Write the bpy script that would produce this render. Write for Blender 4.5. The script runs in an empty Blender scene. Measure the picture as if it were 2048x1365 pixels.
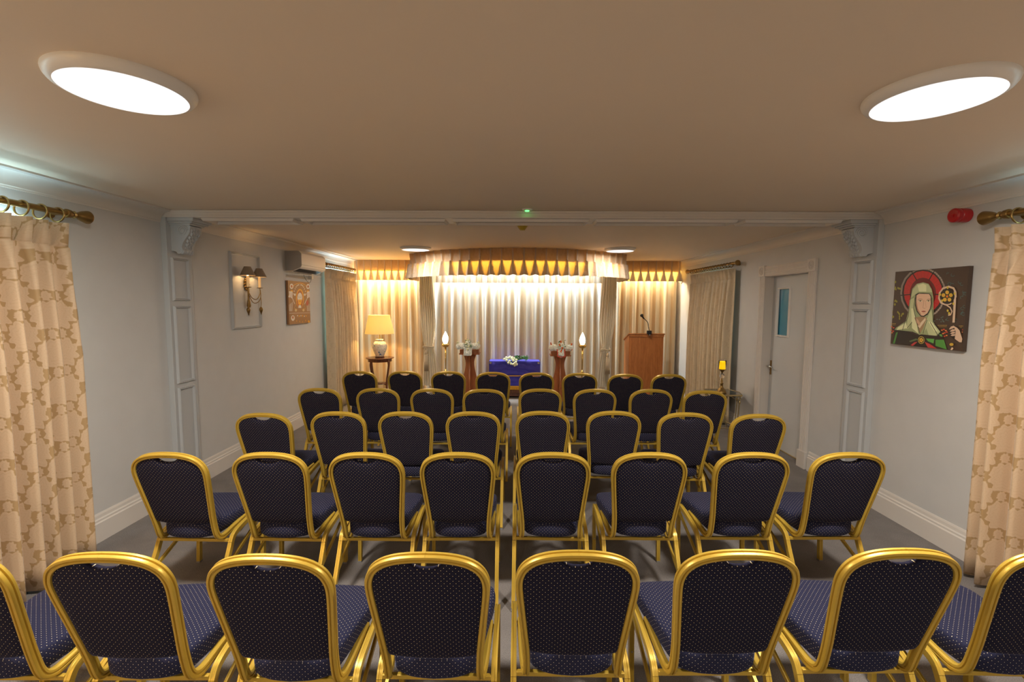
import bpy, bmesh, math, random
import numpy as np
from mathutils import Vector, Matrix
from mathutils.geometry import tessellate_polygon
random.seed(7)
PI = math.pi
SC = bpy.context.scene
C = SC.collection

# ------------------------------------------------------------------ camera
cam_d = bpy.data.cameras.new('camera'); cam_d.sensor_width = 36.0; cam_d.lens = 935/2048*36
cam_d.clip_start = 0.02
cam = bpy.data.objects.new('camera', cam_d); C.objects.link(cam)
CAM_H = 1.807
cam.matrix_world = (Matrix.Translation((0, 0, CAM_H)) @ Matrix.Rotation(math.radians(0.485), 4, 'Z')
                    @ Matrix.Rotation(math.radians(90-4.661), 4, 'X') @ Matrix.Rotation(math.radians(0.273), 4, 'Z'))
SC.camera = cam

# ------------------------------------------------------------------ light and exposure
SC.view_settings.view_transform = 'Standard'; SC.view_settings.look = 'None'
SC.view_settings.gamma = 1.0; SC.view_settings.use_curve_mapping = False
SC.view_settings.exposure = 0.84
w = bpy.data.worlds.new('world'); SC.world = w; w.use_nodes = True
w.node_tree.nodes['Background'].inputs[0].default_value = (0.55, 0.85, 1.0, 1)
w.node_tree.nodes['Background'].inputs[1].default_value = 1.5
try:
    SC.cycles.use_denoising = True
    SC.cycles.sample_clamp_indirect = 4.0
    SC.cycles.max_bounces = 12
    SC.cycles.diffuse_bounces = 6
    SC.cycles.caustics_reflective = False
    SC.cycles.caustics_refractive = False
except Exception:
    pass

def area_light(name, loc, size, energy, color, rot=(0, 0, 0), spread=None):
    d = bpy.data.lights.new(name, 'AREA'); d.shape = 'RECTANGLE'; d.size, d.size_y = size
    d.energy = energy; d.color = color
    if spread: d.spread = spread
    o = bpy.data.objects.new(name, d); C.objects.link(o); o.location = loc; o.rotation_euler = rot
    return o
def point_light(name, loc, energy, color, radius=0.03):
    d = bpy.data.lights.new(name, 'POINT'); d.energy = energy; d.color = color; d.shadow_soft_size = radius
    o = bpy.data.objects.new(name, d); C.objects.link(o); o.location = loc
    return o
def disc_light(name, loc, r, energy, color):
    d = bpy.data.lights.new(name, 'AREA'); d.shape = 'DISK'; d.size = 2*r; d.energy = energy; d.color = color
    o = bpy.data.objects.new(name, d); C.objects.link(o); o.location = loc
    return o
WARM = (1.0, 0.60, 0.24); WARMER = (1.0, 0.52, 0.13); COOL = (0.92, 0.97, 1.0); NEUT = (1.0, 0.91, 0.79)
CEIL = 2.61
LX, RX = -3.134, 3.194
YB, YF = 9.35, -3.2
DISCS = [(-1.453, 1.79), (1.577, 1.85), (-1.479, 6.94), (1.526, 6.99), (-1.45, -1.2), (1.55, -1.2)]  # last two are unseen, added behind the viewer to brighten the room
for dx, dy in DISCS:
    disc_light('ceiling_lamp_light', (dx, dy, CEIL-0.048), 0.19, (16.0 if dy < 0 else 38.0) if dy < 5 else 9.5, NEUT)
# strip lamps hidden behind the pelmets, shining down the back drapes
area_light('pelmet_strip_light', (0.03, 9.06, 2.50), (3.0, 0.03), 54, (0.80, 0.93, 1.0))
area_light('pelmet_strip_light', (-2.45, 9.06, 2.45), (1.15, 0.03), 22, (1.0, 0.78, 0.46))
area_light('pelmet_strip_light', (2.55, 9.06, 2.45), (1.05, 0.03), 12, (1.0, 0.82, 0.52))
# warm strip inside the bow pelmet
for a in (-40, -20, 0, 20, 40):
    ar = math.radians(a); R_ = 2.06
    area_light('bow_strip_light', (0.03+R_*math.sin(ar), 9.11-R_*math.cos(ar), 2.38), (0.70, 0.03), 1.7, (1.0, 0.62, 0.16), rot=(-math.radians(90), 0, ar))
point_light('table_lamp_bulb', (-2.508, 8.55, 1.40), 48, (1.0, 0.54, 0.15), 0.04)
point_light('torch_bulb', (-1.287, 8.5, 1.16), 8, (1.0, 0.60, 0.22), 0.05)
point_light('torch_bulb', (1.213, 8.5, 1.145), 8, (1.0, 0.60, 0.22), 0.05)
point_light('sconce_bulb', (-3.036, 5.30, 2.13), 0.9, WARM, 0.02)
point_light('sconce_bulb', (-3.036, 5.54, 2.125), 0.9, WARM, 0.02)
point_light('added_rear_lamp_light', (-2.85, -0.6, 2.05), 75, WARM, 0.06)  # added out of view to warm the near left ceiling
# daylight in the window recesses
for nm, x, y, sy, z, sz, ry, e in (('window_daylight', LX-0.16, 1.95, 2.0, 1.6, 1.45, -PI/2, 50), ('window_daylight', RX+0.16, 2.0, 1.9, 1.6, 1.45, PI/2, 20),
                                ('window_daylight', LX-0.16, 8.25, 1.3, 1.6, 1.4, -PI/2, 12), ('window_daylight', RX+0.16, 7.6, 1.2, 1.6, 1.4, PI/2, 5)):
    area_light(nm, (x, y, z), (sz, sy), e, (0.45, 0.85, 1.0), rot=(0, ry, 0))

# cool strip lamps lying behind the curtain headings, shining up on the cornice
for x, y, ln, e in ((LX+.035, 2.0, 1.9, 2.6), (RX-.035, 1.95, 1.8, 1.3), (LX+.03, 8.2, 1.0, 1.3)):
    area_light('cornice_strip_light', (x, y, 2.30), (.02, ln), e, (0.62, 0.90, 1.0), rot=(PI, 0, 0))

# ------------------------------------------------------------------ node helpers
class Ex:
    nt = None
    def __init__(s, v): s.v = v
    @staticmethod
    def op(o, *a):
        n = Ex.nt.nodes.new('ShaderNodeMath'); n.operation = o
        for i, x in enumerate(a):
            x = x.v if isinstance(x, Ex) else x
            if isinstance(x, (int, float)): n.inputs[i].default_value = x
            else: Ex.nt.links.new(x, n.inputs[i])
        return Ex(n.outputs[0])
    def __add__(s, o): return Ex.op('ADD', s, o)
    __radd__ = __add__
    def __sub__(s, o): return Ex.op('SUBTRACT', s, o)
    def __rsub__(s, o): return Ex.op('SUBTRACT', o, s)
    def __mul__(s, o): return Ex.op('MULTIPLY', s, o)
    __rmul__ = __mul__
    def __truediv__(s, o): return Ex.op('DIVIDE', s, o)
    def frac(s): return Ex.op('FRACT', s)
    def sin(s): return Ex.op('SINE', s)
    def abs(s): return Ex.op('ABSOLUTE', s)
    def min(s, o): return Ex.op('MINIMUM', s, o)
    def max(s, o): return Ex.op('MAXIMUM', s, o)
    def pow(s, o): return Ex.op('POWER', s, o)
    def step(s, lo, hi):
        n = Ex.nt.nodes.new('ShaderNodeMapRange'); n.interpolation_type = 'SMOOTHSTEP'
        Ex.nt.links.new(s.v, n.inputs[0]); n.inputs[1].default_value = lo; n.inputs[2].default_value = hi
        return Ex(n.outputs[0])
def hyp(a, b): return Ex.op('SQRT', a*a+b*b)

def mat(name, col=(.8, .8, .8), rough=.5, metal=0., spec=None, **kw):
    m = bpy.data.materials.new(name); m.use_nodes = True
    b = m.node_tree.nodes['Principled BSDF']
    b.inputs['Base Color'].default_value = (*col, 1); b.inputs['Roughness'].default_value = rough
    b.inputs['Metallic'].default_value = metal
    if spec is not None: b.inputs['Specular IOR Level'].default_value = spec
    for k, v in kw.items():
        k = k.replace('_', ' ')
        b.inputs[k].default_value = (*v, 1) if isinstance(v, tuple) else v
    Ex.nt = m.node_tree
    return m
def P(m): return m.node_tree.nodes['Principled BSDF']
def N(m, t): return m.node_tree.nodes.new(t)
def L(m, a, b): m.node_tree.links.new(a.v if isinstance(a, Ex) else a, b)
def mixc(m, f, a, b):
    n = N(m, 'ShaderNodeMix'); n.data_type = 'RGBA'
    if isinstance(f, (int, float)): n.inputs[0].default_value = f
    else: L(m, f, n.inputs[0])
    for i, c in ((6, a), (7, b)):
        if isinstance(c, tuple): n.inputs[i].default_value = (*c, 1)
        else: L(m, c, n.inputs[i])
    return n.outputs[2]
def uvx(m):
    t = N(m, 'ShaderNodeUVMap'); s = N(m, 'ShaderNodeSeparateXYZ'); L(m, t.outputs[0], s.inputs[0])
    return Ex(s.outputs[0]), Ex(s.outputs[1])
def objx(m):
    t = N(m, 'ShaderNodeTexCoord'); s = N(m, 'ShaderNodeSeparateXYZ'); L(m, t.outputs['Object'], s.inputs[0])
    return t.outputs['Object'], Ex(s.outputs[0]), Ex(s.outputs[1]), Ex(s.outputs[2])
def noise(m, vec, scale, detail=3., rough=.5):
    n = N(m, 'ShaderNodeTexNoise'); n.inputs['Scale'].default_value = scale; n.inputs['Detail'].default_value = detail
    n.inputs['Roughness'].default_value = rough
    if vec is not None: L(m, vec, n.inputs['Vector'])
    return Ex(n.outputs[0])
def bump(m, h, strength=.2, dist=.002):
    n = N(m, 'ShaderNodeBump'); n.inputs['Strength'].default_value = strength; n.inputs['Distance'].default_value = dist
    L(m, h, n.inputs['Height']); L(m, n.outputs[0], P(m).inputs['Normal'])
def colored(m, out): L(m, out, P(m).inputs['Base Color'])

# ------------------------------------------------------------------ materials
def m_paint(name, col, amt=.04, sc=6, rough=.6):
    m = mat(name, col, rough, spec=.3); v, *_ = objx(m)
    f = noise(m, v, sc, 4)
    colored(m, mixc(m, f, tuple(c*(1-amt) for c in col), tuple(min(1, c*(1+amt)) for c in col)))
    bump(m, noise(m, v, 220, 2), .06, .001)
    return m
M_WALL = m_paint('wall_paint', (.60, .60, .60))
M_CEIL = m_paint('ceiling_paint', (.80, .68, .55), .02, 2)
M_TRIM = m_paint('trim_paint', (.70, .66, .62), .02, 4, .4)
M_PIL = m_paint('pilaster_paint', (.50, .515, .53), .02, 4, .45)
M_DOOR = m_paint('door_paint', (.58, .60, .62), .03, 3, .28)

M_CARPET = mat('carpet', (.12, .11, .115), .95, spec=.1)
v, *_ = objx(M_CARPET)
f1 = noise(M_CARPET, v, 260, 2); f2 = noise(M_CARPET, v, 5, 5, .6)
c1 = mixc(M_CARPET, f1.step(.3, .7), (.155, .142, .138), (.29, .27, .262))
colored(M_CARPET, mixc(M_CARPET, f2.step(.35, .65)*0.35, c1, (.155, .142, .138)))
bump(M_CARPET, f1, .5, .004)

def m_dots(name, base, dot, line, pitch):
    m = mat(name, base, .8, spec=.12, Sheen_Weight=.16, Sheen_Roughness=.3, Sheen_Tint=(.35, .42, .85))
    u, vv = uvx(m)
    u = u/pitch; vv = vv/pitch
    d1 = hyp(u.frac()-.5, vv.frac()-.5); d2 = hyp((u+.5).frac()-.5, (vv+.5).frac()-.5)
    d = d1.min(d2)
    a = ((u+vv+.0).frac()-.5).abs(); b = ((u-vv+.0).frac()-.5).abs()
    ln = 1-(a.min(b)).step(.04, .12)
    ln = ln*(d.step(.12, .2))
    c = mixc(m, ln*.7, base, line)
    colored(m, mixc(m, 1-d.step(.05, .085), c, dot))
    bump(m, ln, .25, .001)
    return m
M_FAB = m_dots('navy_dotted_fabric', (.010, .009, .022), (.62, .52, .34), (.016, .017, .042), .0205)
M_SEAT_LIT = m_dots('navy_fabric_lit_seat', (.018, .019, .047), (.55, .50, .42), (.025, .028, .065), .0205)  # same cloth as the backs; the lit look of the seat tops is put into the colour

def m_gold(name, col, rough=.3, metal=.75):
    m = mat(name, col, rough, metal); v, *_ = objx(m)
    f = noise(m, v, 14, 3)
    colored(m, mixc(m, f, tuple(c*.88 for c in col), col))
    return m
M_GOLD = m_gold('gold_painted_metal', (.62, .415, .06), .34, .32)
M_BRASS = m_gold('polished_brass', (.72, .50, .16), .22, .9)
M_ABRASS = m_gold('antique_brass', (.33, .20, .065), .35, .85)
M_PALEBR = m_gold('pale_brass', (.62, .50, .27), .25, .8)
M_DKMET = mat('dark_metal', (.05, .045, .04), .4, .7)
M_CAP = mat('grey_rubber', (.25, .25, .25), .8)
M_BOLT = mat('steel_bolt', (.5, .48, .4), .3, .9)

def damask(m, u, v, pu, pv):
    u = u/pu; v = v/pv
    nz = noise(m, N(m, 'ShaderNodeUVMap').outputs[0], 38, 2)*2.2-.6
    def motif(uu, vv, k=1.):
        x = uu.frac()-.5; y = (vv.frac()-.5)
        r = hyp(x, y*0.95); th = Ex.op('ARCTAN2', y, x)
        R = .285+.06*(th*4).sin().abs()+.04*(th*9+1).sin()*(th*2).sin()+.05*(nz-.5)-.03*(th*2+1.57).sin()
        R = R*k
        vein = ((x.abs()*16+y*9).sin()*.5+.5)*.06
        return r-R, vein
    a, va = motif(u, v); b, vb = motif(u+.5, v+.5)
    c2, _ = motif(u+.5, v, .34); c3, _ = motif(u, v+.5, .34)
    d = a.min(b).min(c2.min(c3))
    return (1-d.step(-.012, .012))*(1-.14*(((d*70).sin())*.5+.5).step(.75, .95)), va.max(vb)
def m_damask(name, light, ground, trans=0.0, tcol=None):
    m = mat(name, light, .62, spec=.35, Sheen_Weight=.25, Sheen_Roughness=.4)
    u, vv = uvx(m); f, ve = damask(m, u, vv, .225, .245)
    top = vv.step(1.2, 2.2)
    ns = noise(m, N(m, 'ShaderNodeTexCoord').outputs['Object'], 160, 2)
    c = mixc(m, f, ground, light); c = mixc(m, top*.0+ns*.12, c, ground)
    colored(m, c)
    bump(m, f, .3, .0015)
    if trans:
        out = m.node_tree.nodes['Material Output']; tr = N(m, 'ShaderNodeBsdfTranslucent')
        if tcol: tr.inputs[0].default_value = (*tcol, 1)
        else: L(m, c, tr.inputs[0])
        mx = N(m, 'ShaderNodeMixShader'); mx.inputs[0].default_value = trans
        L(m, P(m).outputs[0], mx.inputs[1]); L(m, tr.outputs[0], mx.inputs[2]); L(m, mx.outputs[0], out.inputs[0])
    return m
M_DAM = m_damask('beige_damask', (.65, .48, .32), (.44, .29, .14))
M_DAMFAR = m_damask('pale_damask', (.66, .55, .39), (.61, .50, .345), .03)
M_VAL = m_damask('valance_damask', (.60, .48, .34), (.54, .42, .29), .4, (.90, .58, .16))
M_VALP = m_damask('valance_pleat_cloth', (.60, .48, .36), (.54, .42, .30), .03)
def m_stripe(name, a, b, c3, trans=.25):
    m = mat(name, a, .55, spec=.35, Sheen_Weight=.2)
    u, vv = uvx(m)
    s1 = (u*520).sin()*.5+.5; s2 = (u*31+(u*9).sin()*1.5).sin()*.5+.5; s3 = (u*187+.7).sin()*.5+.5
    c = mixc(m, s2.step(.45, .55), a, b); c = mixc(m, (s1*s3).step(.3, .5)*.55, c, c3)
    colored(m, c)
    out = m.node_tree.nodes['Material Output']; tr = N(m, 'ShaderNodeBsdfTranslucent'); L(m, c, tr.inputs[0])
    mx = N(m, 'ShaderNodeMixShader'); mx.inputs[0].default_value = trans
    L(m, P(m).outputs[0], mx.inputs[1]); L(m, tr.outputs[0], mx.inputs[2]); L(m, mx.outputs[0], out.inputs[0])
    return m
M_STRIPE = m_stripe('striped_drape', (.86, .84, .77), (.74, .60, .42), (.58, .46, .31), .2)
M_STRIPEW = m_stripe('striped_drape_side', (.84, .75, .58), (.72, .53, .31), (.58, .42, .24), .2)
M_TIED = m_stripe('tied_curtain_cloth', (.84, .80, .71), (.76, .70, .58), (.60, .52, .41), .2)

def m_wood(name, a, b, sc=1.0, rough=.35, axis=2):
    m = mat(name, a, rough); t, x, y, z = objx(m)
    mp = N(m, 'ShaderNodeMapping'); L(m, t, mp.inputs[0])
    s = [14*sc]*3; s[axis] = 1.2*sc; mp.inputs['Scale'].default_value = s
    f = noise(m, mp.outputs[0], 2.2, 6, .6)
    g = noise(m, mp.outputs[0], 14, 2)
    c = mixc(m, f.step(.3, .7), a, b)
    colored(m, mixc(m, g.step(.4, .7)*.35, c, tuple(q*.6 for q in a)))
    return m
M_MAHOG = m_wood('mahogany_veneer', (.40, .135, .035), (.54, .21, .06))
M_PEDW = m_wood('pedestal_wood', (.34, .11, .035), (.47, .17, .06))
M_DKWOOD = m_wood('dark_turned_wood', (.10, .035, .018), (.19, .07, .03), rough=.22)
M_WHITEP = mat('white_plastic', (.82, .80, .77), .35)
M_GREYP = mat('grey_plastic', (.40, .38, .36), .5)
M_RED = mat('red_plastic', (.45, .012, .015), .3)
M_YEL = mat('ochre_plastic', (.45, .33, .02), .5)
M_BLACK = mat('black_plastic', (.015, .015, .016), .45)
M_CHROME = mat('chrome', (.6, .6, .6), .15, 1.)
M_LED = mat('green_led', (.02, .6, .05), .4, Emission_Color=(.1, 1., .15), Emission_Strength=2.0)
M_DIFF = mat('lamp_diffuser', (.9, .9, .9), .4, Emission_Color=(.93, .96, 1.), Emission_Strength=.5)
M_FLAME = mat('flame_glass', (1, .9, .7), .4, Emission_Color=(1., .86, .60), Emission_Strength=7.0)
M_CANDLEW = mat('candle_sleeve', (.85, .66, .38), .5, Emission_Color=(1., .55, .2), Emission_Strength=.12)
M_WAX = mat('glowing_wax', (.9, .7, .05), .5, Emission_Color=(1., .55, .0), Emission_Strength=.62)
M_GLASS = mat('clear_glass', (1, 1, 1), .03, Transmission_Weight=1., IOR=1.45)
M_SMOKE = mat('smoked_glass', (.10, .12, .12), .05, spec=.7, Transmission_Weight=.25)
M_PANE = mat('blue_glass_pane', (.10, .36, .52), .12, spec=.6)
u_, v_ = None, None
t, x, y, z = objx(M_PANE)
sw = ((y*9+z*2.2).sin()*.5+.5).step(.55, .95)
colored(M_PANE, mixc(M_PANE, sw, (.055, .26, .40), (.32, .50, .66)))
M_SHADE = mat('lamp_shade_cloth', (.95, .85, .55), .8)
o_ = M_SHADE.node_tree.nodes['Material Output']; tr = N(M_SHADE, 'ShaderNodeBsdfTranslucent'); tr.inputs[0].default_value = (.92, .86, .60, 1)
mx = N(M_SHADE, 'ShaderNodeMixShader'); mx.inputs[0].default_value = .55
L(M_SHADE, P(M_SHADE).outputs[0], mx.inputs[1]); L(M_SHADE, tr.outputs[0], mx.inputs[2]); L(M_SHADE, mx.outputs[0], o_.inputs[0])
M_TSHADE = mat('taupe_card_shade', (.26, .20, .14), .8)
M_BULB = mat('lit_bulb', (1, .9, .7), .4, Emission_Color=(1., .75, .4), Emission_Strength=8.0)
M_PORC = mat('painted_porcelain', (.8, .76, .66), .18)
t, x, y, z = objx(M_PORC)
n1 = noise(M_PORC, t, 26, 3); n2 = noise(M_PORC, t, 15, 1); n3 = noise(M_PORC, t, 34, 1)
c = mixc(M_PORC, (1-((n1-.5).abs()).step(.006, .018))*.85, (.80, .76, .66), (.22, .12, .08))
c = mixc(M_PORC, n2.step(.66, .68), c, (.07, .16, .45)); c = mixc(M_PORC, n3.step(.68, .70), c, (.10, .30, .10))
colored(M_PORC, c)
M_BLUE = mat('royal_blue_velvet', (.035, .03, .42), .7, Sheen_Weight=.5, Sheen_Tint=(.3, .3, 1.))
t, x, y, z = objx(M_BLUE); colored(M_BLUE, mixc(M_BLUE, noise(M_BLUE, t, 9, 4), (.03, .025, .34), (.05, .05, .50)))
M_FRINGE = mat('gold_fringe', (.80, .42, .03), .6)
t, x, y, z = objx(M_FRINGE); colored(M_FRINGE, mixc(M_FRINGE, ((x*260).sin()*.5+.5).step(.4, .7)*.5, (.82, .45, .03), (.55, .25, .01)))
M_MUM = mat('white_blossom', (.80, .86, .84), .8)
M_ROSE = mat('cream_rose', (.78, .80, .56), .7)
M_LEAF = mat('green_leaf', (.05, .17, .03), .6)
M_ORANGE = mat('orange_lily', (.75, .13, .015), .6)
M_RIBBON = mat('coral_ribbon', (.62, .07, .04), .5)
M_CORD = mat('beige_cord', (.50, .42, .30), .8)
M_DARKGAP = mat('dark_void', (.02, .02, .02), .9)

# vertex coloured picture material (for flat printed canvases)
def m_print(name):
    m = mat(name, (1, 1, 1), .45); a = N(m, 'ShaderNodeAttribute'); a.attribute_name = 'Col'
    L(m, a.outputs['Color'], P(m).inputs['Base Color']); return m
M_PRINT = m_print('canvas_print')

# ------------------------------------------------------------------ mesh helpers
def obj(name, bm, m, parent=None, smooth=False, loc=None, rot=None, auto=None):
    me = bpy.data.meshes.new(name)
    bmesh.ops.recalc_face_normals(bm, faces=bm.faces)
    bm.to_mesh(me); bm.free()
    ms = m if isinstance(m, (list, tuple)) else [m]
    for q in ms: me.materials.append(q)
    if smooth:
        for p in me.polygons: p.use_smooth = True
        if auto is not None: me.set_sharp_from_angle(angle=math.radians(auto))
    o = bpy.data.objects.new(name, me); C.objects.link(o)
    if parent is not None: o.parent = parent
    if loc is not None: o.location = loc
    if rot is not None: o.rotation_euler = rot
    return o
def tag(o, label, cat, group=None, kind=None):
    o['label'] = label; o['category'] = cat
    if group: o['group'] = group
    if kind: o['kind'] = kind
    return o
def thing(name, label, cat, loc=(0, 0, 0), rz=0., group=None):
    o = bpy.data.objects.new(name, None); C.objects.link(o); o.empty_display_size = .1
    o.location = loc; o.rotation_euler = (0, 0, rz)
    return tag(o, label, cat, group)
def struct(name, bm, m, parent=None, label=None, **k):
    o = obj(name, bm, m, parent, **k)
    if parent is None: o['kind'] = 'structure'
    if label: o['label'] = label
    return o
def copy_tree(o, parent=None):
    c = o.copy(); C.objects.link(c)
    if parent is not None: c.parent = parent
    for ch in [q for q in KIDS.get(o.name, [])]: copy_tree(ch, c)
    return c
KIDS = {}
def index_kids():
    KIDS.clear()
    for q in C.objects:
        if q.parent: KIDS.setdefault(q.parent.name, []).append(q)
def box(bm, lo, hi, bev=0., mi=0):
    vs = [bm.verts.new((lo[0] if i & 1 == 0 else hi[0], lo[1] if i & 2 == 0 else hi[1], lo[2] if i & 4 == 0 else hi[2])) for i in range(8)]
    fs = [bm.faces.new([vs[i] for i in f]) for f in ((0, 2, 3, 1), (4, 5, 7, 6), (0, 1, 5, 4), (2, 6, 7, 3), (0, 4, 6, 2), (1, 3, 7, 5))]
    for f in fs: f.material_index = mi
    if bev > 0:
        es = list({e for f in fs for e in f.edges})
        bmesh.ops.bevel(bm, geom=es, offset=bev, segments=2, affect='EDGES', profile=.5)
    return bm
def B(): return bmesh.new()
def lathe(bm, prof, n=24, c=(0, 0, 0), mtx=None, close=True, mi=0):
    rings = []
    for r, z in prof:
        ring = []
        for i in range(n):
            a = 2*PI*i/n; p = Vector((r*math.cos(a), r*math.sin(a), z))
            if mtx is not None: p = mtx @ p
            ring.append(bm.verts.new(p+Vector(c)))
        rings.append(ring)
    for a, b in zip(rings, rings[1:]):
        for i in range(n):
            f = bm.faces.new((a[i], a[(i+1) % n], b[(i+1) % n], b[i])); f.material_index = mi
    if close:
        for rg in (rings[0], rings[-1]):
            try: f = bm.faces.new(rg); f.material_index = mi
            except Exception: pass
    return bm
def rmf(pts, ref):
    pts = [Vector(p) for p in pts]; n = len(pts)
    T = []
    for i in range(n):
        a = pts[max(0, i-1)]; b = pts[min(n-1, i+1)]; T.append((b-a).normalized())
    r = Vector(ref); r = (r-T[0]*r.dot(T[0])).normalized(); R = [r]
    for i in range(n-1):
        v1 = pts[i+1]-pts[i]; c1 = v1.dot(v1)
        rl = R[-1]-v1*(2/c1*v1.dot(R[-1])); tl = T[i]-v1*(2/c1*v1.dot(T[i]))
        v2 = T[i+1]-tl; c2 = v2.dot(v2)
        R.append((rl-v2*(2/c2*v2.dot(rl))) if c2 > 1e-12 else rl)
        R[-1] = (R[-1]-T[i+1]*R[-1].dot(T[i+1])).normalized()
    return pts, T, R
def sweep(bm, pts, prof, ref=(0, 0, 1), caps=True, closed=False, mi=0, scale=None):
    """prof: list of (a, b): a along ref direction r, b along t x r"""
    if closed: pts = list(pts)+[pts[0], pts[1]]
    pts, T, R = rmf(pts, ref)
    if closed: pts, T, R = pts[:-2], T[:-2], R[:-2]; T[0] = (pts[1]-pts[-1]).normalized(); R[0] = (R[0]-T[0]*R[0].dot(T[0])).normalized()
    rings = []
    for i, (p, t, r) in enumerate(zip(pts, T, R)):
        s = t.cross(r); k = scale[i] if scale else 1.
        rings.append([bm.verts.new(p+r*(a*k)+s*(b*k)) for a, b in prof])
    n = len(prof); m_ = len(rings)
    for i in range(m_ if closed else m_-1):
        a, b = rings[i], rings[(i+1) % m_]
        for j in range(n):
            f = bm.faces.new((a[j], a[(j+1) % n], b[(j+1) % n], b[j])); f.material_index = mi
    if caps and not closed:
        for rg in (rings[0], rings[-1]):
            f = bm.faces.new(rg); f.material_index = mi
    return bm
def circ(r, n=10): return [(r*math.cos(2*PI*i/n), r*math.sin(2*PI*i/n)) for i in range(n)]
def tube(bm, pts, r, n=8, ref=(0, 0, 1), **k): 
    d = (Vector(pts[1])-Vector(pts[0])).normalized()
    if abs(d.dot(Vector(ref).normalized())) > .95: ref = (1, 0, 0) if abs(d.x) < .9 else (0, 1, 0)
    return sweep(bm, pts, circ(r, n), ref, **k)
def cat(P_, n=6, closed=False):
    P_ = [Vector(p) for p in P_]; out = []; m_ = len(P_)
    rng = range(m_ if closed else m_-1)
    for i in rng:
        if closed: p0, p1, p2, p3 = P_[i-1], P_[i], P_[(i+1) % m_], P_[(i+2) % m_]
        else: p0, p1, p2, p3 = P_[max(i-1, 0)], P_[i], P_[i+1], P_[min(i+2, m_-1)]
        for k in range(n):
            t = k/n
            out.append(.5*((2*p1)+(p2-p0)*t+(2*p0-5*p1+4*p2-p3)*t*t+(3*p1-p0-3*p2+p3)*t**3))
    if not closed: out.append(P_[-1])
    return out
def rrect(w, h, r, n=3):
    out = []
    for cx, cy, a0 in ((w/2-r, h/2-r, 0), (-w/2+r, h/2-r, 90), (-w/2+r, -h/2+r, 180), (w/2-r, -h/2+r, 270)):
        for i in range(n+1):
            a = math.radians(a0+90*i/n); out.append((cx+r*math.cos(a), cy+r*math.sin(a)))
    return out
def loop_prism(bm, pts, lo, hi, axis=1, mi=0):
    """extrude closed 2D polygon; axis = extrusion axis"""
    def mk(a, b, c):
        return {0: (c, a, b), 1: (a, c, b), 2: (a, b, c)}[axis]
    A = [bm.verts.new(mk(a, b, lo)) for a, b in pts]; Bv = [bm.verts.new(mk(a, b, hi)) for a, b in pts]
    n = len(pts)
    fs = [bm.faces.new(A), bm.faces.new(Bv)]
    for i in range(n): fs.append(bm.faces.new((A[i], A[(i+1) % n], Bv[(i+1) % n], Bv[i])))
    for f in fs: f.material_index = mi
    return bm
def blob(bm, c, r, sc=(1, 1, 1), sub=2, mi=0, jit=0., rot=None):
    m_ = Matrix.Translation(c) @ (rot.to_matrix().to_4x4() if rot is not None else Matrix()) @ Matrix.Diagonal((sc[0]*r, sc[1]*r, sc[2]*r, 1))
    g = bmesh.ops.create_icosphere(bm, subdivisions=sub, radius=1, matrix=m_)
    for v_ in g['verts']:
        if jit: v_.co += Vector((random.uniform(-jit, jit), random.uniform(-jit, jit), random.uniform(-jit, jit)))
        for f in v_.link_faces: f.material_index = mi
    return bm

# ------------------------------------------------------------------ the setting
struct('floor', box(B(), (LX-.2, YF-.1, -.1), (RX+.2, YB+.1, 0)), M_CARPET)
struct('ceiling', box(B(), (LX-.2, YF-.1, CEIL), (RX+.2, YB+.1, CEIL+.1)), M_CEIL)
T_ = .24
def wall_with_holes(name, x0, x1, holes):
    bm = B(); ys = YF-.1
    for (a, b, z0, z1) in sorted(holes):
        box(bm, (x0, ys, 0), (x1, a, CEIL)); 
        if z0 > 0: box(bm, (x0, a, 0), (x1, b, z0))
        box(bm, (x0, a, z1), (x1, b, CEIL)); ys = b
    box(bm, (x0, ys, 0), (x1, YB+.1, CEIL))
    return struct(name, bm, M_WALL)
WL = [(1.0, 2.9, .85, 2.36), (7.7, 8.9, .85, 2.33)]
WR = [(1.1, 2.8, .85, 2.32), (5.16, 6.05, 0., 2.16), (7.1, 8.2, .85, 2.30)]
wall_with_holes('wall_left', LX-T_, LX, WL)
wall_with_holes('wall_right', RX, RX+T_, WR)
struct('wall_back', box(B(), (LX, YB, 0), (RX, YB+.1, CEIL)), M_WALL)
struct('wall_rear', box(B(), (LX, YF-.1, 0), (RX, YF, CEIL)), M_WALL)
# windows behind the curtains
k = 0
for sx, X, hs in ((-1, LX, WL), (1, RX, [h for h in WR if h[2] > 0])):
    for (a, b, z0, z1) in hs:
        k += 1; bm = B(); xo = X+sx*(T_-.02); xi = X+sx*(T_-.06)
        lo, hi = min(xo, xi), max(xo, xi)
        box(bm, (lo, a, z0), (hi, a+.05, z1)); box(bm, (lo, b-.05, z0), (hi, b, z1))
        box(bm, (lo, a+.05, z0), (hi, b-.05, z0+.05)); box(bm, (lo, a+.05, z1-.05), (hi, b-.05, z1))
        box(bm, (lo, (a+b)/2-.025, z0+.05), (hi, (a+b)/2+.025, z1-.05))
        wn = struct(f'window_{k}', bm, M_WHITEP)
        pb = B(); box(pb, (X+sx*(T_-.042)-.002, a+.05, z0+.05), (X+sx*(T_-.042)+.002, b-.05, z1-.05))
        obj('pane', pb, M_GLASS, wn)
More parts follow.
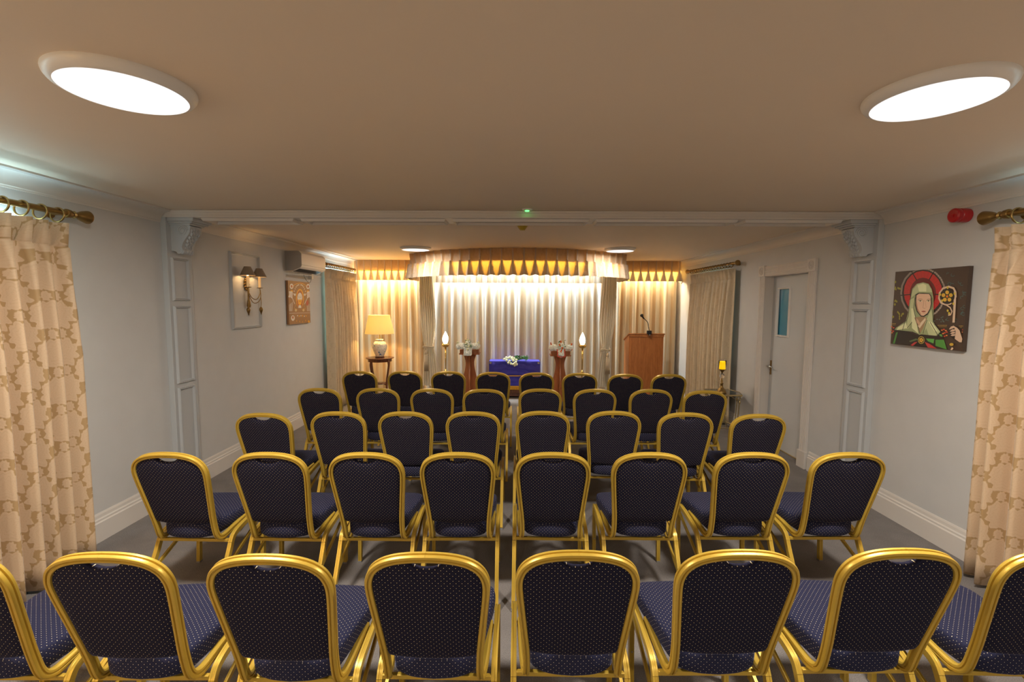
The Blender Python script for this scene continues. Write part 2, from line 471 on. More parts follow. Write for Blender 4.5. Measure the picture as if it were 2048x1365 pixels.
# skirting boards
def skirt(name, X, s, spans):
    bm = B()
    prof = [(0, 0), (.022, 0), (.022, .145), (.016, .155), (.016, .168), (.010, .178), (.008, .20), (.003, .215), (0, .215)]
    for a, b in spans:
        loop_prism(bm, [(X+s*p, z) for p, z in prof], a, b, axis=1)
    struct(name, bm, M_TRIM)
skirt('baseboard_left', LX, 1, [(YF, 4.145), (4.47, YB)])
skirt('baseboard_right', RX, -1, [(YF, 4.145), (4.47, 4.995), (6.21, YB)])
struct('baseboard_back', box(B(), (LX+.03, YB-.02, 0), (RX-.03, YB, .2)), M_TRIM)
# cornices
def cornice(name, X, s, a, b):
    pr = [(0, CEIL-.112), (.006, CEIL-.112), (.008, CEIL-.100)]
    for i in range(9):
        t = math.radians(90*i/8); pr.append((.012+.078*(1-math.cos(t)), CEIL-.096+.078*math.sin(t)))
    pr += [(.094, CEIL-.014), (.105, CEIL-.012), (.105, CEIL), (0, CEIL)]
    bm = loop_prism(B(), [(X+s*p, z) for p, z in pr], a, b, axis=1)
    return struct(name, bm, M_TRIM, smooth=True, auto=35)
cornice('trim_1', LX, 1, YF, 4.15); cornice('trim_2', LX, 1, 4.46, YB)
cornice('trim_3', RX, -1, YF, 4.15); cornice('trim_4', RX, -1, 4.46, YB)
# beam across the room with panelled soffit
BY0, BY1, BZ = 4.155, 4.455, 2.545
bm = B(); box(bm, (LX+.0, BY0, BZ), (RX, BY1, CEIL)); 
box(bm, (LX+.1, BY0-.012, CEIL-.022), (RX-.1, BY0, CEIL-.004), .003)
box(bm, (LX+.1, BY0-.006, BZ+.004), (RX-.1, BY0, BZ+.016), .002)
beam = struct('trim_5', bm, M_TRIM, label='shallow ceiling beam with panelled soffit spanning the two pilasters')
def bead_frame(bm, corners, up, w=.018, h=.010):
    """mitred bead around a planar quad; corners ordered, up = outward dir"""
    cs = [Vector(c) for c in corners]; up = Vector(up); n = 4; rings = []
    cen = sum(cs, Vector())/4
    prof = [(0, 0), (.15, .55), (.3, 1.), (.5, .75), (.7, 1.), (.85, .5), (1, 0)]
    rings = []
    for i in range(4):
        p, a, b = cs[i], cs[i-1], cs[(i+1) % 4]
        d1 = (a-p).normalized(); d2 = (b-p).normalized(); dd = d1+d2
        rings.append([bm.verts.new(p+dd*(w*s)+up*(h*t)) for s, t in prof])
    for i in range(4):
        A, Bv = rings[i], rings[(i+1) % 4]
        for j in range(len(prof)-1): bm.faces.new((A[j], A[j+1], Bv[j+1], Bv[j]))
    return bm
bm = B(); xs = [LX+.30, -1.95, -.60, .67, 1.98, RX-.30]
for a, b in zip(xs, xs[1:]):
    bead_frame(bm, [(a+.03, BY0+.045, BZ), (b-.03, BY0+.045, BZ), (b-.03, BY1-.035, BZ), (a+.03, BY1-.035, BZ)], (0, 0, -1), .034, .022)
struct('soffit_moulding', bm, M_TRIM, parent=beam)
# pilasters with mouldings
def pilaster(name, X, s, lab):
    p = struct(name, box(B(), (min(X, X+s*.05), 4.15, 0), (max(X, X+s*.05), 4.46, BZ+.0), .003), M_PIL, label=lab)
    bm = B(); xf = X+s*.05
    for z0, z1 in ((.10, 1.02), (1.055, 1.765), (1.81, 2.20)):
        bead_frame(bm, [(xf, 4.185, z0), (xf, 4.405, z0), (xf, 4.405, z1), (xf, 4.185, z1)], (s, 0, 0), .024, .018)
    obj('panel_moulding', bm, M_PIL, p)
    # carved corbel
    bm = B(); box(bm, (min(xf, xf+s*.235), 4.165, 2.515), (max(xf, xf+s*.235), 4.42, 2.545), .004)
    box(bm, (min(xf, xf+s*.215), 4.178, 2.50), (max(xf, xf+s*.215), 4.405, 2.515), .004)
    box(bm, (min(xf, xf+s*.185), 4.19, 2.485), (max(xf, xf+s*.185), 4.39, 2.50), .004)
    obj('corbel_cap', bm, M_PIL, p)
    prof = cat([(0, 2.485), (.165, 2.485), (.175, 2.45), (.165, 2.41), (.135, 2.37), (.11, 2.335), (.095, 2.295), (.10, 2.262), (.085, 2.238), (.055, 2.232), (.04, 2.25), (0, 2.26)], 3)
    pts = [(xf+s*q.x, q.y) for q in [Vector((a[0], a[1], 0)) for a in [(w_.x, w_.y) for w_ in [Vector((p_[0], p_[1], 0)) for p_ in prof]]]]
    bm = loop_prism(B(), pts, 4.205, 4.36, axis=1)
    # side volutes
    for yy, sg in ((4.205, -1), (4.36, 1)):
        sp = []
        for i in range(34):
            a = i*.42; r = .046*(1-i/42); sp.append((xf+s*(.108+r*math.cos(a)), yy+sg*.003, 2.438+r*math.sin(a)))
        tube(bm, sp, .008, 6, ref=(0, 1, 0))
        lathe(bm, [(.001, -.01), (.014, -.01), (.014, .006), (.001, .01)], 12, (xf+s*.108, yy, 2.438), Matrix.Rotation(PI/2, 4, 'X'))
    # scroll feet
    for yy in (4.225, 4.262, 4.302, 4.34):
        lathe(bm, [(.003, -.016), (.020, -.012), (.023, 0), (.020, .012), (.003, .016)], 12, (xf+s*.085, yy, 2.252), Matrix.Rotation(PI/2, 4, 'X'))
    # acanthus leaf relief on the front
    for row, (d, z) in enumerate(((.176, 2.455), (.172, 2.425), (.152, 2.395), (.13, 2.365), (.112, 2.33), (.10, 2.30))):
        for q in (-.052, -.026, 0, .026, .052):
            blob(bm, (xf+s*(d+.002-abs(q)*.15), 4.283+q*(1-.06*row)+random.uniform(-.004, .004), z-abs(q)*.35), .0135, (1.0, .62, 1.45), 1,
                 rot=Vector((0, 0, 1)).rotation_difference(Vector((s*.25, q*6, 1)).normalized()))
    obj('carved_corbel', bm, M_PIL, p, smooth=True, auto=40)
    return p
pilaster('trim_6', LX, 1, 'left grey pilaster with moulded panels and carved corbel')
pilaster('trim_7', RX, -1, 'right grey pilaster with moulded panels and carved corbel')
# wall panel moulding around the sconce
bm = B(); bead_frame(bm, [(LX, 5.12, 1.495), (LX, 5.71, 1.495), (LX, 5.71, 2.36), (LX, 5.12, 2.36)], (1, 0, 0), .028, .022)
struct('trim_8', bm, M_PIL, label='rectangular wall moulding framing the sconce')
# door
bm = B(); xd = RX+.10
def hollow_leaf():
    box(bm, (xd, 5.165, .005), (xd+.045, 5.655, 2.155)); box(bm, (xd, 5.93, .005), (xd+.045, 6.045, 2.155))
    box(bm, (xd, 5.655, .005), (xd+.045, 5.93, 1.40)); box(bm, (xd, 5.655, 2.015), (xd+.045, 5.93, 2.155))
hollow_leaf()
door = struct('door_1', bm, M_DOOR, label='grey door with a tall glazed panel in the right wall')
bm = B(); bead_frame(bm, [(xd, 5.655, 1.40), (xd, 5.93, 1.40), (xd, 5.93, 2.015), (xd, 5.655, 2.015)], (-1, 0, 0), .026, .018)
obj('glazing_bead', bm, M_WHITEP, door)
obj('glass_pane', box(B(), (xd+.012, 5.655, 1.40), (xd+.02, 5.93, 2.015)), M_PANE, door)
bm = B(); box(bm, (xd-.006, 6.0, .90), (xd, 6.036, 1.085), .003); 
hd = obj('door_handle', bm, M_ABRASS, door)
bm = tube(B(), [(xd-.004, 6.018, 1.015), (xd-.05, 6.018, 1.015)], .009, 10)
tube(bm, cat([(xd-.048, 6.022, 1.015), (xd-.05, 5.98, 1.018), (xd-.048, 5.93, 1.010), (xd-.05, 5.90, 1.006)], 4), .008, 8)
lathe(bm, [(.001, 0), (.006, .001), (.006, .006), (.001, .007)], 10, (xd-.012, 6.018, .94), Matrix.Rotation(PI/2, 4, 'Y'))
obj('lever', bm, M_CHROME, hd, smooth=True, auto=40, rot=None)
# casing with reeded faces and corner blocks
bm = B()
cx0, cx1 = RX-.022, RX
for (a, b) in ((5.03, 5.16), (6.05, 6.18)):
    box(bm, (cx0+.006, a, .19), (cx1, b, 2.16))
    for q in range(5):
        yc = a+.018+q*(b-a-.036)/4
        loop_prism(bm, [(cx0+.006+.0, yc-.010), (cx0-.001, yc-.004), (cx0-.001, yc+.004), (cx0+.006, yc+.010)], .19, 2.16, axis=2)
    box(bm, (cx0-.012, a-.006, 0), (cx1, b+.006, .19), .003)
    box(bm, (cx0-.010, a-.004, 2.16), (cx1, b+.004, 2.295), .003)
    for r_ in (.045, .025):
        sp = [(cx0-.011, (a+b)/2+r_*math.cos(i*PI/8), 2.228+r_*math.sin(i*PI/8)) for i in range(16)]
        sweep(bm, sp, circ(.006, 6), (1, 0, 0), closed=True)
    blob(bm, (cx0-.010, (a+b)/2, 2.228), .012, (1, 1, 1), 1)
box(bm, (cx0+.006, 5.16, 2.16), (cx1, 6.05, 2.285))
for q in range(5):
    zc = 2.175+q*.024
    loop_prism(bm, [(cx0+.006, zc-.010), (cx0-.001, zc-.004), (cx0-.001, zc+.004), (cx0+.006, zc+.010)], 5.16, 6.05, axis=1)
struct('door_casing', bm, M_TRIM, parent=door)
bm = B(); box(bm, (RX, 5.145, 0), (RX+.16, 5.163, 2.16)); box(bm, (RX, 6.047, 0), (RX+.16, 6.065, 2.16)); box(bm, (RX, 5.163, 2.157), (RX+.16, 6.047, 2.17))
obj('door_frame', bm, M_TRIM, door)
obj('brass_threshold', box(B(), (xd-.02, 5.17, 0), (xd+.0, 6.04, .008)), M_BRASS, door)
obj('lobby_floor', box(B(), (RX, 5.16, -.02), (RX+T_, 6.05, .002)), M_CARPET, door)

# ------------------------------------------------------------------ chairs
def prof_tube(w, d, g=.0055):
    """a = along ref (plane normal), b = sideways; ribbed on the rear (-a) face and on both edges"""
    pr = []
    hw, hd = w/2, d/2; r = .006
    pr += [(hd, -hw+r), (hd, hw-r), (hd-r*.6, hw-r*.3), (hd-r, hw)]
    pr += [(hd*.22, hw), (hd*.10, hw-g), (-hd*.10, hw-g), (-hd*.22, hw)]
    pr += [(-hd+r, hw), (-hd+r*.3, hw-r*.3), (-hd, hw-r)]
    pr += [(-hd, hw*.26), (-hd+g, hw*.14), (-hd+g, -hw*.14), (-hd, -hw*.26)]
    pr += [(-hd, -hw+r), (-hd+r*.3, -hw+r*.3), (-hd+r, -hw)]
    pr += [(-hd*.22, -hw), (-hd*.10, -hw+g), (hd*.10, -hw+g), (hd*.22, -hw)]
    pr += [(hd-r, -hw), (hd-r*.6, -hw+r*.3)]
    return pr
LEAN = .262
def leany(z): return max(0., (.955-z))*LEAN
HOOP = [(0, .940), (.055, .938), (.108, .930), (.152, .914), (.184, .888), (.201, .853), (.2055, .815), (.202, .76), (.196, .70), (.187, .61), (.179, .53), (.175, .46)]
def fabric_uv(bm, fn):
    uv = bm.loops.layers.uv.verify()
    for f in bm.faces:
        for l in f.loops: l[uv].uv = fn(l.vert.co, f)
def make_chair():
    t = thing('banquet_chair', '', 'chair')
    # back frame: the hoop sweeps down, bends forward and runs under the seat side
    half = cat([(x, leany(z), z) for x, z in HOOP] + [(.175, .143, .412), (.177, .160, .384), (.182, .192, .372), (.188, .245, .379), (.194, .34, .396), (.198, .42, .405)], 4)
    ref = Vector((0, 1, LEAN)).normalized()
    bm = B()
    for s in (1, -1):
        pts = [Vector((p.x*s, p.y, p.z)) for p in half]
        pr = prof_tube(.0265, .034)
        if s < 0: pr = [(a, -b) for a, b in pr]
        sweep(bm, pts, pr, ref, caps=False)
    bmesh.ops.remove_doubles(bm, verts=bm.verts, dist=.0004)
    obj('back_frame', bm, M_GOLD, t, smooth=True, auto=24)
    # side frames: rear leg, seat rail, front leg
    lp = [(.026 if 0 else q, w_) for q, w_ in rrect(.028, .022, .004, 2)]
    lp = []
    hw, hd = .0115, .014
    lp = [(hd, -hw), (hd, -hw*.35), (hd-.002, -hw*.2), (hd-.002, hw*.2), (hd, hw*.35), (hd, hw), (-hd, hw), (-hd, hw*.35), (-hd+.002, hw*.2), (-hd+.002, -hw*.2), (-hd, -hw*.35), (-hd, -hw)]
    for s in (-1, 1):
        X = .225*s
        rear = cat([(X, .004, .008), (X, .065, .085), (X, .122, .18), (X, .178, .28), (X, .200, .325)], 3)
        obj('leg', sweep(B(), rear, lp, (0, .8, -.6)), M_GOLD, t, smooth=True, auto=30)
        rail = cat([(X, .200, .325), (X, .222, .356), (X, .262, .374), (X, .345, .388), (X, .46, .402), (X, .522, .404), (X, .548, .386), (X, .553, .355)], 4)
        obj('seat_rail', sweep(B(), rail, lp, (0, .9, -.4)), M_GOLD, t, smooth=True, auto=30)
        front = sweep(B(), cat([(X, .553, .355), (X, .548, .20), (X, .535, .008)], 4), lp, (0, 1, 0))
        lathe(front, [(.001, 0), (.0045, .0), (.0045, .003), (.001, .0035)], 8, (X, .531, .165), Matrix.Rotation(PI/2, 4, 'X'), mi=1)
        obj('leg', front, [M_GOLD, M_BOLT], t, smooth=True, auto=30)
        obj('brace', sweep(B(), [(X-s*.004, .122, .175), (X-s*.004, .33, .26), (X-s*.004, .54, .345)], [(a*.7, b*.55) for a, b in lp], (0, .5, -.86)), M_GOLD, t)
        for yy in (0, .535):
            obj('foot_cap', box(B(), (X-.0125, yy-.016, 0), (X+.0125, yy+.016, .009), .001), M_CAP, t)
    bm = box(B(), (-.213, .190, .332), (.213, .208, .350), .002)
    obj('stretcher', bm, M_GOLD, t)
    # padded back
    inner = cat([(x, leany(z), z) for x, z in HOOP], 6)
    out = []
    for i, p in enumerate(inner):
        a = inner[max(0, i-1)]; b = inner[min(len(inner)-1, i+1)]; tt = (b-a); tt = Vector((tt.x, 0, tt.z)).normalized()
        nn = Vector((tt.z, 0, -tt.x))  # inward for the right half (tangent going clockwise)
        q = Vector((p.x, 0, p.z)) + nn*.006*(1 if nn.dot(Vector((-p.x, 0, .72-p.z))) > 0 else -1)
        x = q.x
        if x < .078 and q.z > .85: q.z -= .040*max(0, 1-(abs(x)/.074)**2.6)
        out.append((q.x, q.z))
    out = [p for p in out if p[1] > .512]
    right = out; bot = [(.160, .496), (.115, .486), (.06, .480), (0, .478)]
    left = [(-x, z) for x, z in reversed(right) if x > .001]; bl = [(-x, z) for x, z in reversed(bot) if x > 0]
    loop = right+bot+bl+left
    rings_f, rings_b = [], []
    bm = B(); cz = .72
    ks = [1, .985, .95, .88, .76, .55, .3]
    th = [0, .009, .014, .018, .021, .023, .0235]
    for sgn, store in ((1, rings_f), (-1, rings_b)):
        for k_, h_ in zip(ks, th):
            if k_ == 1 and sgn == -1: store.append(rings_f[0]); continue
            hh = h_*(1.15 if sgn > 0 else .75)
            store.append([bm.verts.new((x*k_, leany(cz+(z-cz)*k_)+sgn*hh, cz+(z-cz)*k_+sgn*hh*LEAN)) for x, z in loop])
    n = len(loop)
    for st in (rings_f, rings_b):
        for a, b in zip(st, st[1:]):
            for i in range(n): bm.faces.new((a[i], a[(i+1) % n], b[(i+1) % n], b[i]))
        c_ = bm.verts.new((0, leany(cz)+(.027 if st is rings_f else -.0178), cz))
        for i in range(n): bm.faces.new((st[-1][i], st[-1][(i+1) % n], c_))
    fabric_uv(bm, lambda co, f: (co.x, co.z))
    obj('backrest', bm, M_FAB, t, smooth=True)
    # seat pad
    ol = cat([(0, .124), (.09, .134), (.150, .166), (.170, .22), (.190, .34), (.208, .46), (.214, .54), (.196, .59), (.14, .604), (0, .612)], 4)
    right = [(p.x, p.y) for p in [Vector((a.x, a.y, 0)) for a in ol]]
    loop = right+[(-x, y) for x, y in reversed(right) if abs(x) > 1e-5]
    bm = B(); rings = []
    for k_, z, tilt in ((.80, .394, 1), (.95, .396, 1), (.99, .408, 1), (1., .435, .7), (1.0, .452, .3), (.985, .466, .1), (.955, .473, 0), (.88, .478, 0), (.7, .483, 0), (.4, .486, 0)):
        rings.append([bm.verts.new((x*k_, .39+(y-.39)*k_, z+tilt*(.05*(y-.40)))) for x, y in loop])
    n = len(loop)
    for a, b in zip(rings, rings[1:]):
        for i in range(n): bm.faces.new((a[i], a[(i+1) % n], b[(i+1) % n], b[i]))
    for rg, z in ((rings[0], .394), (rings[-1], .486)):
        c_ = bm.verts.new((0, .39, z))
        for i in range(n): bm.faces.new((rg[i], rg[(i+1) % n], c_))
    bm.normal_update()
    def suv(co, f):
        nrm = f.normal
        if abs(nrm.z) > .6: return (co.x, co.y)
        if abs(nrm.x) > abs(nrm.y): return (co.y, co.z)
        return (co.x, co.z)
    fabric_uv(bm, suv)
    obj('seat', bm, M_SEAT_LIT, t, smooth=True)
    return t
chair0 = make_chair()
index_kids()
ROWS = [  # nearest row last
 ('front row', [(-2.001, 5.956), (-1.430, 6.00), (-.866, 5.99), (-.292, 5.95), (.265, 5.925), (.810, 5.905), (1.373, 5.85), (1.919, 5.86)]),
 ('second row from the front', [(-2.009, 4.752), (-1.415, 4.772), (-.859, 4.765), (-.321, 4.762), (.253, 4.80), (.816, 4.80), (1.395, 4.81), (1.928, 4.755)]),
 ('middle row', [(-1.992, 3.655), (-1.425, 3.723), (-.888, 3.739), (-.343, 3.755), (.222, 3.789), (.804, 3.806), (1.375, 3.769), (1.943, 3.734)]),
 ('fourth row from the front', [(-2.009, 2.668), (-1.429, 2.681), (-.87, 2.694), (-.337, 2.707), (.221, 2.72), (.792, 2.733), (1.399, 2.748), (1.973, 2.761)]),
 ('row nearest the viewer', [(-1.96, 1.56), (-1.40, 1.568), (-.841, 1.565), (-.304, 1.587), (.221, 1.61), (.789, 1.625), (1.371, 1.645), (1.93, 1.64)])]
POS = ['first on the left', 'second from the left', 'third from the left', 'fourth from the left, beside the aisle',
       'fourth from the right, beside the aisle', 'third from the right', 'second from the right', 'last on the right']
first = True
for rn, pts in ROWS:
    for (x, y), pn in zip(pts, POS):
        o = chair0 if first else copy_tree(chair0); first = False
        o.location = (x*(.9605+.065/y), y*.9605, 0)
        o.rotation_euler = (0, 0, math.radians(random.uniform(-1.2, 1.2)))
        o['label'] = f'navy and gold chair, {pn}, {rn}'
        o['category'] = 'chair'; o['group'] = 'rows of gold and navy banquet chairs'

# ------------------------------------------------------------------ pleated cloth
def arclen(path):
    s = [0.]
    for a, b in zip(path, path[1:]): s.append(s[-1]+math.hypot(b[0]-a[0], b[1]-a[1]))
    return s
def at(path, S, s):
    for i in range(len(S)-1):
        if s <= S[i+1]+1e-9:
            t = (s-S[i])/max(1e-9, S[i+1]-S[i]); a, b = path[i], path[i+1]
            tx, ty = b[0]-a[0], b[1]-a[1]; l = math.hypot(tx, ty)
            return a[0]+(b[0]-a[0])*t, a[1]+(b[1]-a[1])*t, tx/l, ty/l
    a, b = path[-2], path[-1]; tx, ty = b[0]-a[0], b[1]-a[1]; l = math.hypot(tx, ty)
    return b[0], b[1], tx/l, ty/l
def pleated(path, z0, z1, n, A, side=1, pinch=None, full=1.0, rows=14, per=16, hem=None, seed=1, flare=.0, wtop=.11, lined=None):
    """n pleats along path; pinch = height of the pinch point; side = which side folds stand out"""
    rnd = random.Random(seed); S = arclen(path); Lt = S[-1]
    ph = [rnd.uniform(-.12, .12) for _ in range(n+2)]; am = [rnd.uniform(.8, 1.15) for _ in range(n+2)]
    bm = B(); uv = bm.loops.layers.uv.verify(); grid = []
    zs = [z1-(z1-z0)*i/rows for i in range(rows+1)]
    if pinch: zs = sorted(set(zs+[pinch, pinch+.012, pinch-.012, pinch-.03]), reverse=True)
    cols = n*per
    for z in zs:
        row = []; 
        for j in range(cols+1):
            q = j/per; i = min(n-1, int(q)); p = q-i-.5
            if pinch:
                if z >= pinch: t = (z-pinch)/(z1-pinch+1e-6); wd = .045+(wtop-.045)*t; aa = A*(.75+.15*t)
                else:
                    t = (pinch-z)/(pinch-z0); k_ = min(1., t*3.0 if z1-z0 > 1 else t*1.0)
                    wd = .045+.20*k_**.8; aa = A*(.85+.35*k_)
                    p = p-ph[i]*k_*(.9 if z1-z0 > 1 else .3)
                d = aa*am[i]*math.exp(-(p/wd)**2)
                if lined and z > pinch: d -= aa*.45*math.exp(-(p/(wd*.35))**2)
                if z1-z0 > 1 and z < pinch: d += .18*A*math.sin(4*PI*q+ph[i]*20)*min(1, t*2)
                shift = 0
            else:
                t = (z1-z)/(z1-z0)
                d = A*am[i]*(.5+.5*math.cos(2*PI*(p+ph[i]*(.4+.6*t))))**(.8)
                d += A*.25*math.sin(2*PI*q*.5+seed+2*t)
                shift = 0
            s = Lt*q/n
            x, y, tx, ty = at(path, S, s); nx, ny = -ty*side, tx*side
            fl = flare*((z1-z)/(z1-z0))
            row.append((bm.verts.new((x+nx*(d+fl), y+ny*(d+fl), z + (hem(q/n) if hem and z == zs[-1] else 0))), s*full, z))
        grid.append(row)
    # cloth length along the folds, measured below the heading
    ref_ = grid[len(grid)//2]; cu = [0.]
    for j in range(cols): cu.append(cu[-1]+(ref_[j+1][0].co.xy-ref_[j][0].co.xy).length)
    grid = [[(v_[0], cu[j]*full, v_[2]) for j, v_ in enumerate(row)] for row in grid]
    for a, b in zip(grid, grid[1:]):
        for j in range(cols):
            f = bm.faces.new((a[j][0], a[j+1][0], b[j+1][0], b[j][0]))
            for l, q in zip(f.loops, (a[j], a[j+1], b[j+1], b[j])): l[uv].uv = (q[1], q[2])
            if lined:
                pp = abs((j+.5)/per % 1-.5); zz = a[j][2]
                wl = .08 if zz > pinch+.001 else .08+.34*(pinch-zz)/(pinch-z0)
                if pp < wl: f.material_index = 1
    return bm

# near curtains
def near_curtain(name, path, z0, z1, n, side, lab, m=M_DAM, A=.075, pinch=.155, seed=3, **k):
    o = obj(name, pleated(path, z0, z1, n, A, side, z1-pinch, rows=16, seed=seed, **k), m, smooth=True)
    sol = o.modifiers.new('t', 'SOLIDIFY'); sol.thickness = .003
    return tag(o, lab, 'curtain')
near_curtain('curtain', [(LX+.10, 3.15), (LX+.10, 1.05)], .025, 2.315, 18, 1, 'floor length beige damask curtain on the left wall nearest the viewer', A=.105, wtop=.24)
near_curtain('curtain', [(RX-.10, 1.05), (RX-.10, 3.07)], .025, 2.295, 18, 1, 'floor length beige damask curtain on the right wall nearest the viewer', A=.10, seed=8, wtop=.24)
near_curtain('curtain', [(LX+.07, 8.84), (LX+.07, 7.50)], .03, 2.34, 11, 1, 'beige damask curtain in the far left corner beside the table lamp', M_DAMFAR, A=.095, seed=4, wtop=.2)
near_curtain('curtain', [(RX-.07, 6.74), (RX-.07, 8.36)], .06, 2.31, 12, 1, 'beige damask curtain on the right wall between door and lectern', M_DAMFAR, A=.095, seed=5, wtop=.2)

def rod(X, y0, y1, z, fin, nr, lab, r=.018, rr=.034):
    """fin: list of (y, dir) finial ends"""
    t = thing('curtain_rod', lab, 'curtain rod', (X, (y0+y1)/2, z)); ox = Vector((X, (y0+y1)/2, z))
    f = lambda *p: tuple(Vector(p)-ox)
    obj('pole', tube(B(), [f(X, y0, z), f(X, y1, z)], r, 14), M_ABRASS, t, smooth=True, auto=40)
    for y, d in fin:
        pr = [(.001, -.012), (r*1.35, -.012), (r*1.4, .0), (r*1.0, .010), (r*.8, .022), (r*1.25, .030), (r*.85, .040), (r*.8, .050), (r*1.3, .066), (r*1.8, .090), (r*2.2, .122), (r*2.3, .132), (r*2.15, .138), (r*1.2, .142), (r*.35, .144), (r*.32, .154), (.001, .156)]
        obj('finial', lathe(B(), pr, 20, f(X, y, z), Matrix.Rotation(-d*PI/2, 4, 'X')), M_ABRASS, t, smooth=True, auto=50)
        yb = y-d*.02
        bm = lathe(B(), [(r*1.3, -.012), (r*1.5, -.006), (r*1.5, .006), (r*1.3, .012)], 18, f(X, yb, z), Matrix.Rotation(PI/2, 4, 'X'))
        wx = LX if X < 0 else RX
        tube(bm, [f(X, yb, z), f(wx, yb, z)], r*.62, 10)
        lathe(bm, [(.001, 0), (r*1.6, 0), (r*1.6, .006), (.001, .008)], 16, f(wx, yb, z), Matrix.Rotation(PI/2 if X < 0 else -PI/2, 4, 'Y'))
        obj('bracket', bm, M_ABRASS, t, smooth=True, auto=40)
    for i in range(nr):
        y = y0+.03+(y1-y0-.06)*(i+.5)/nr
        pts = [f(X+rr*math.cos(a), y+.006*math.sin(a), z-(rr-r-.004)+rr*math.sin(a)) for a in [2*PI*q/20 for q in range(20)]]
        bm = sweep(B(), pts, circ(.0058, 8), (0, 1, 0), closed=True)
        obj('ring', bm, M_ABRASS, t, smooth=True)
    return t
rod(LX+.115, 1.0, 3.19, 2.392, [(3.19, 1)], 19, 'antique brass curtain pole above the nearest left curtain', .020, .046)
rod(RX-.115, 1.0, 3.03, 2.378, [(3.03, 1)], 18, 'antique brass curtain pole above the nearest right curtain', .020, .046)
rod(LX+.10, 7.40, 8.86, 2.412, [(7.50, -1)], 18, 'brass curtain pole in the far left corner below the cornice', .017, .034)
rod(RX-.10, 6.76, 8.42, 2.382, [(6.76, -1), (8.42, 1)], 16, 'brass curtain pole on the right wall beyond the door', .017, .034)

# ------------------------------------------------------------------ chapel end: pelmets and drapes
def arc(R, a0, a1, n): return [(.03+R*math.sin(math.radians(a)), 9.11-R*math.cos(math.radians(a))) for a in [a0+(a1-a0)*i/n for i in range(n+1)]]
bow_path = [(-1.80, 8.98), (-1.80, 8.4)] + arc(2.2, -55, 55, 40)[1:-1] + [(1.86, 8.4), (1.86, 8.98)]
hemf = lambda q: .006*math.sin(q*260)
o = obj('bow_valance', pleated(bow_path, 2.212, CEIL-.004, 40, .074, -1, 2.44, rows=12, seed=11, hem=hemf, flare=.02, lined=True, wtop=.12), [M_VAL, M_VALP], smooth=True)
tag(o, 'long bowed beige pleated valance under the ceiling in front of the drapes', 'valance')
ip = [(-1.76, 8.98), (-1.76, 8.4)] + arc(2.165, -54, 54, 40)[1:-1] + [(1.82, 8.4), (1.82, 8.98)]
def board(path, z0, z1, th):
    bm = B(); S = [(a, b) for a, b in path]; n = len(S); vs = []
    for i, (x, y) in enumerate(S):
        a = S[max(0, i-1)]; b = S[min(n-1, i+1)]; tx, ty = b[0]-a[0], b[1]-a[1]; l = math.hypot(tx, ty); nx, ny = -ty/l, tx/l
        vs.append([bm.verts.new(p) for p in ((x, y, z0), (x+nx*th, y+ny*th, z0), (x+nx*th, y+ny*th, z1), (x, y, z1))])
    for a, b in zip(vs, vs[1:]):
        for j in range(4): bm.faces.new((a[j], a[(j+1) % 4], b[(j+1) % 4], b[j]))
    bm.faces.new(vs[0]); bm.faces.new(vs[-1])
    return bm
struct('trim_9', board(ip, 2.41, CEIL, .015), M_TRIM, label='bowed pelmet board behind the front valance')
for X0, X1, lab, sd in ((-3.08, -1.80, 'short pleated valance above the left side drape behind the table lamp', 21), (1.87, 3.12, 'short pleated valance above the right side drape behind the lectern', 22)):
    path = [(X0, 8.99), (X1, 8.99)]
    if X1 > 0: path = [(X0+.11, 8.93), (X1-.03, 8.93), (X1, 8.96), (X1, 9.12)]
    else: path = [(X0, 8.93), (X1-.11, 8.93)]
    o = obj('side_valance', pleated(path, 2.225, CEIL-.004, 9, .045, -1, 2.43, rows=10, seed=sd, flare=.01, lined=True, wtop=.12), [M_VAL, M_VALP], smooth=True)
    tag(o, lab, 'valance')
for i, (X0, X1) in enumerate(((-3.06, -1.90), (1.97, 3.06))):
    struct(f'trim_{10+i}', box(B(), (X0, 8.96, 2.42), (X1, 8.975, CEIL)), M_TRIM, label='straight pelmet board behind a side valance')
o = obj('frill', pleated([(-1.58, 8.98), (1.68, 8.98)], 2.185, 2.606, 30, .025, -1, 2.45, rows=5, per=12, seed=31), M_STRIPE, smooth=True)
tag(o, 'narrow brightly lit pleated frill above the centre drape', 'valance')
def drape(X0, X1, y, n, lab, m, sd, A=.06):
    o = obj('drape', pleated([(X0, y), (X1, y)], .01, CEIL-.02, n, A, -1, None, rows=12, per=12, seed=sd), m, smooth=True)
    return tag(o, lab, 'drape')
drape(-1.84, 1.90, 9.20, 23, 'wide cream striped drape covering the middle of the back wall', M_STRIPE, 41, .06)
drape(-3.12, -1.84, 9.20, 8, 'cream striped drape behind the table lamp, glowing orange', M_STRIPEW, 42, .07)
drape(1.90, 3.13, 9.20, 8, 'cream striped drape behind the wooden lectern', M_STRIPEW, 43, .07)

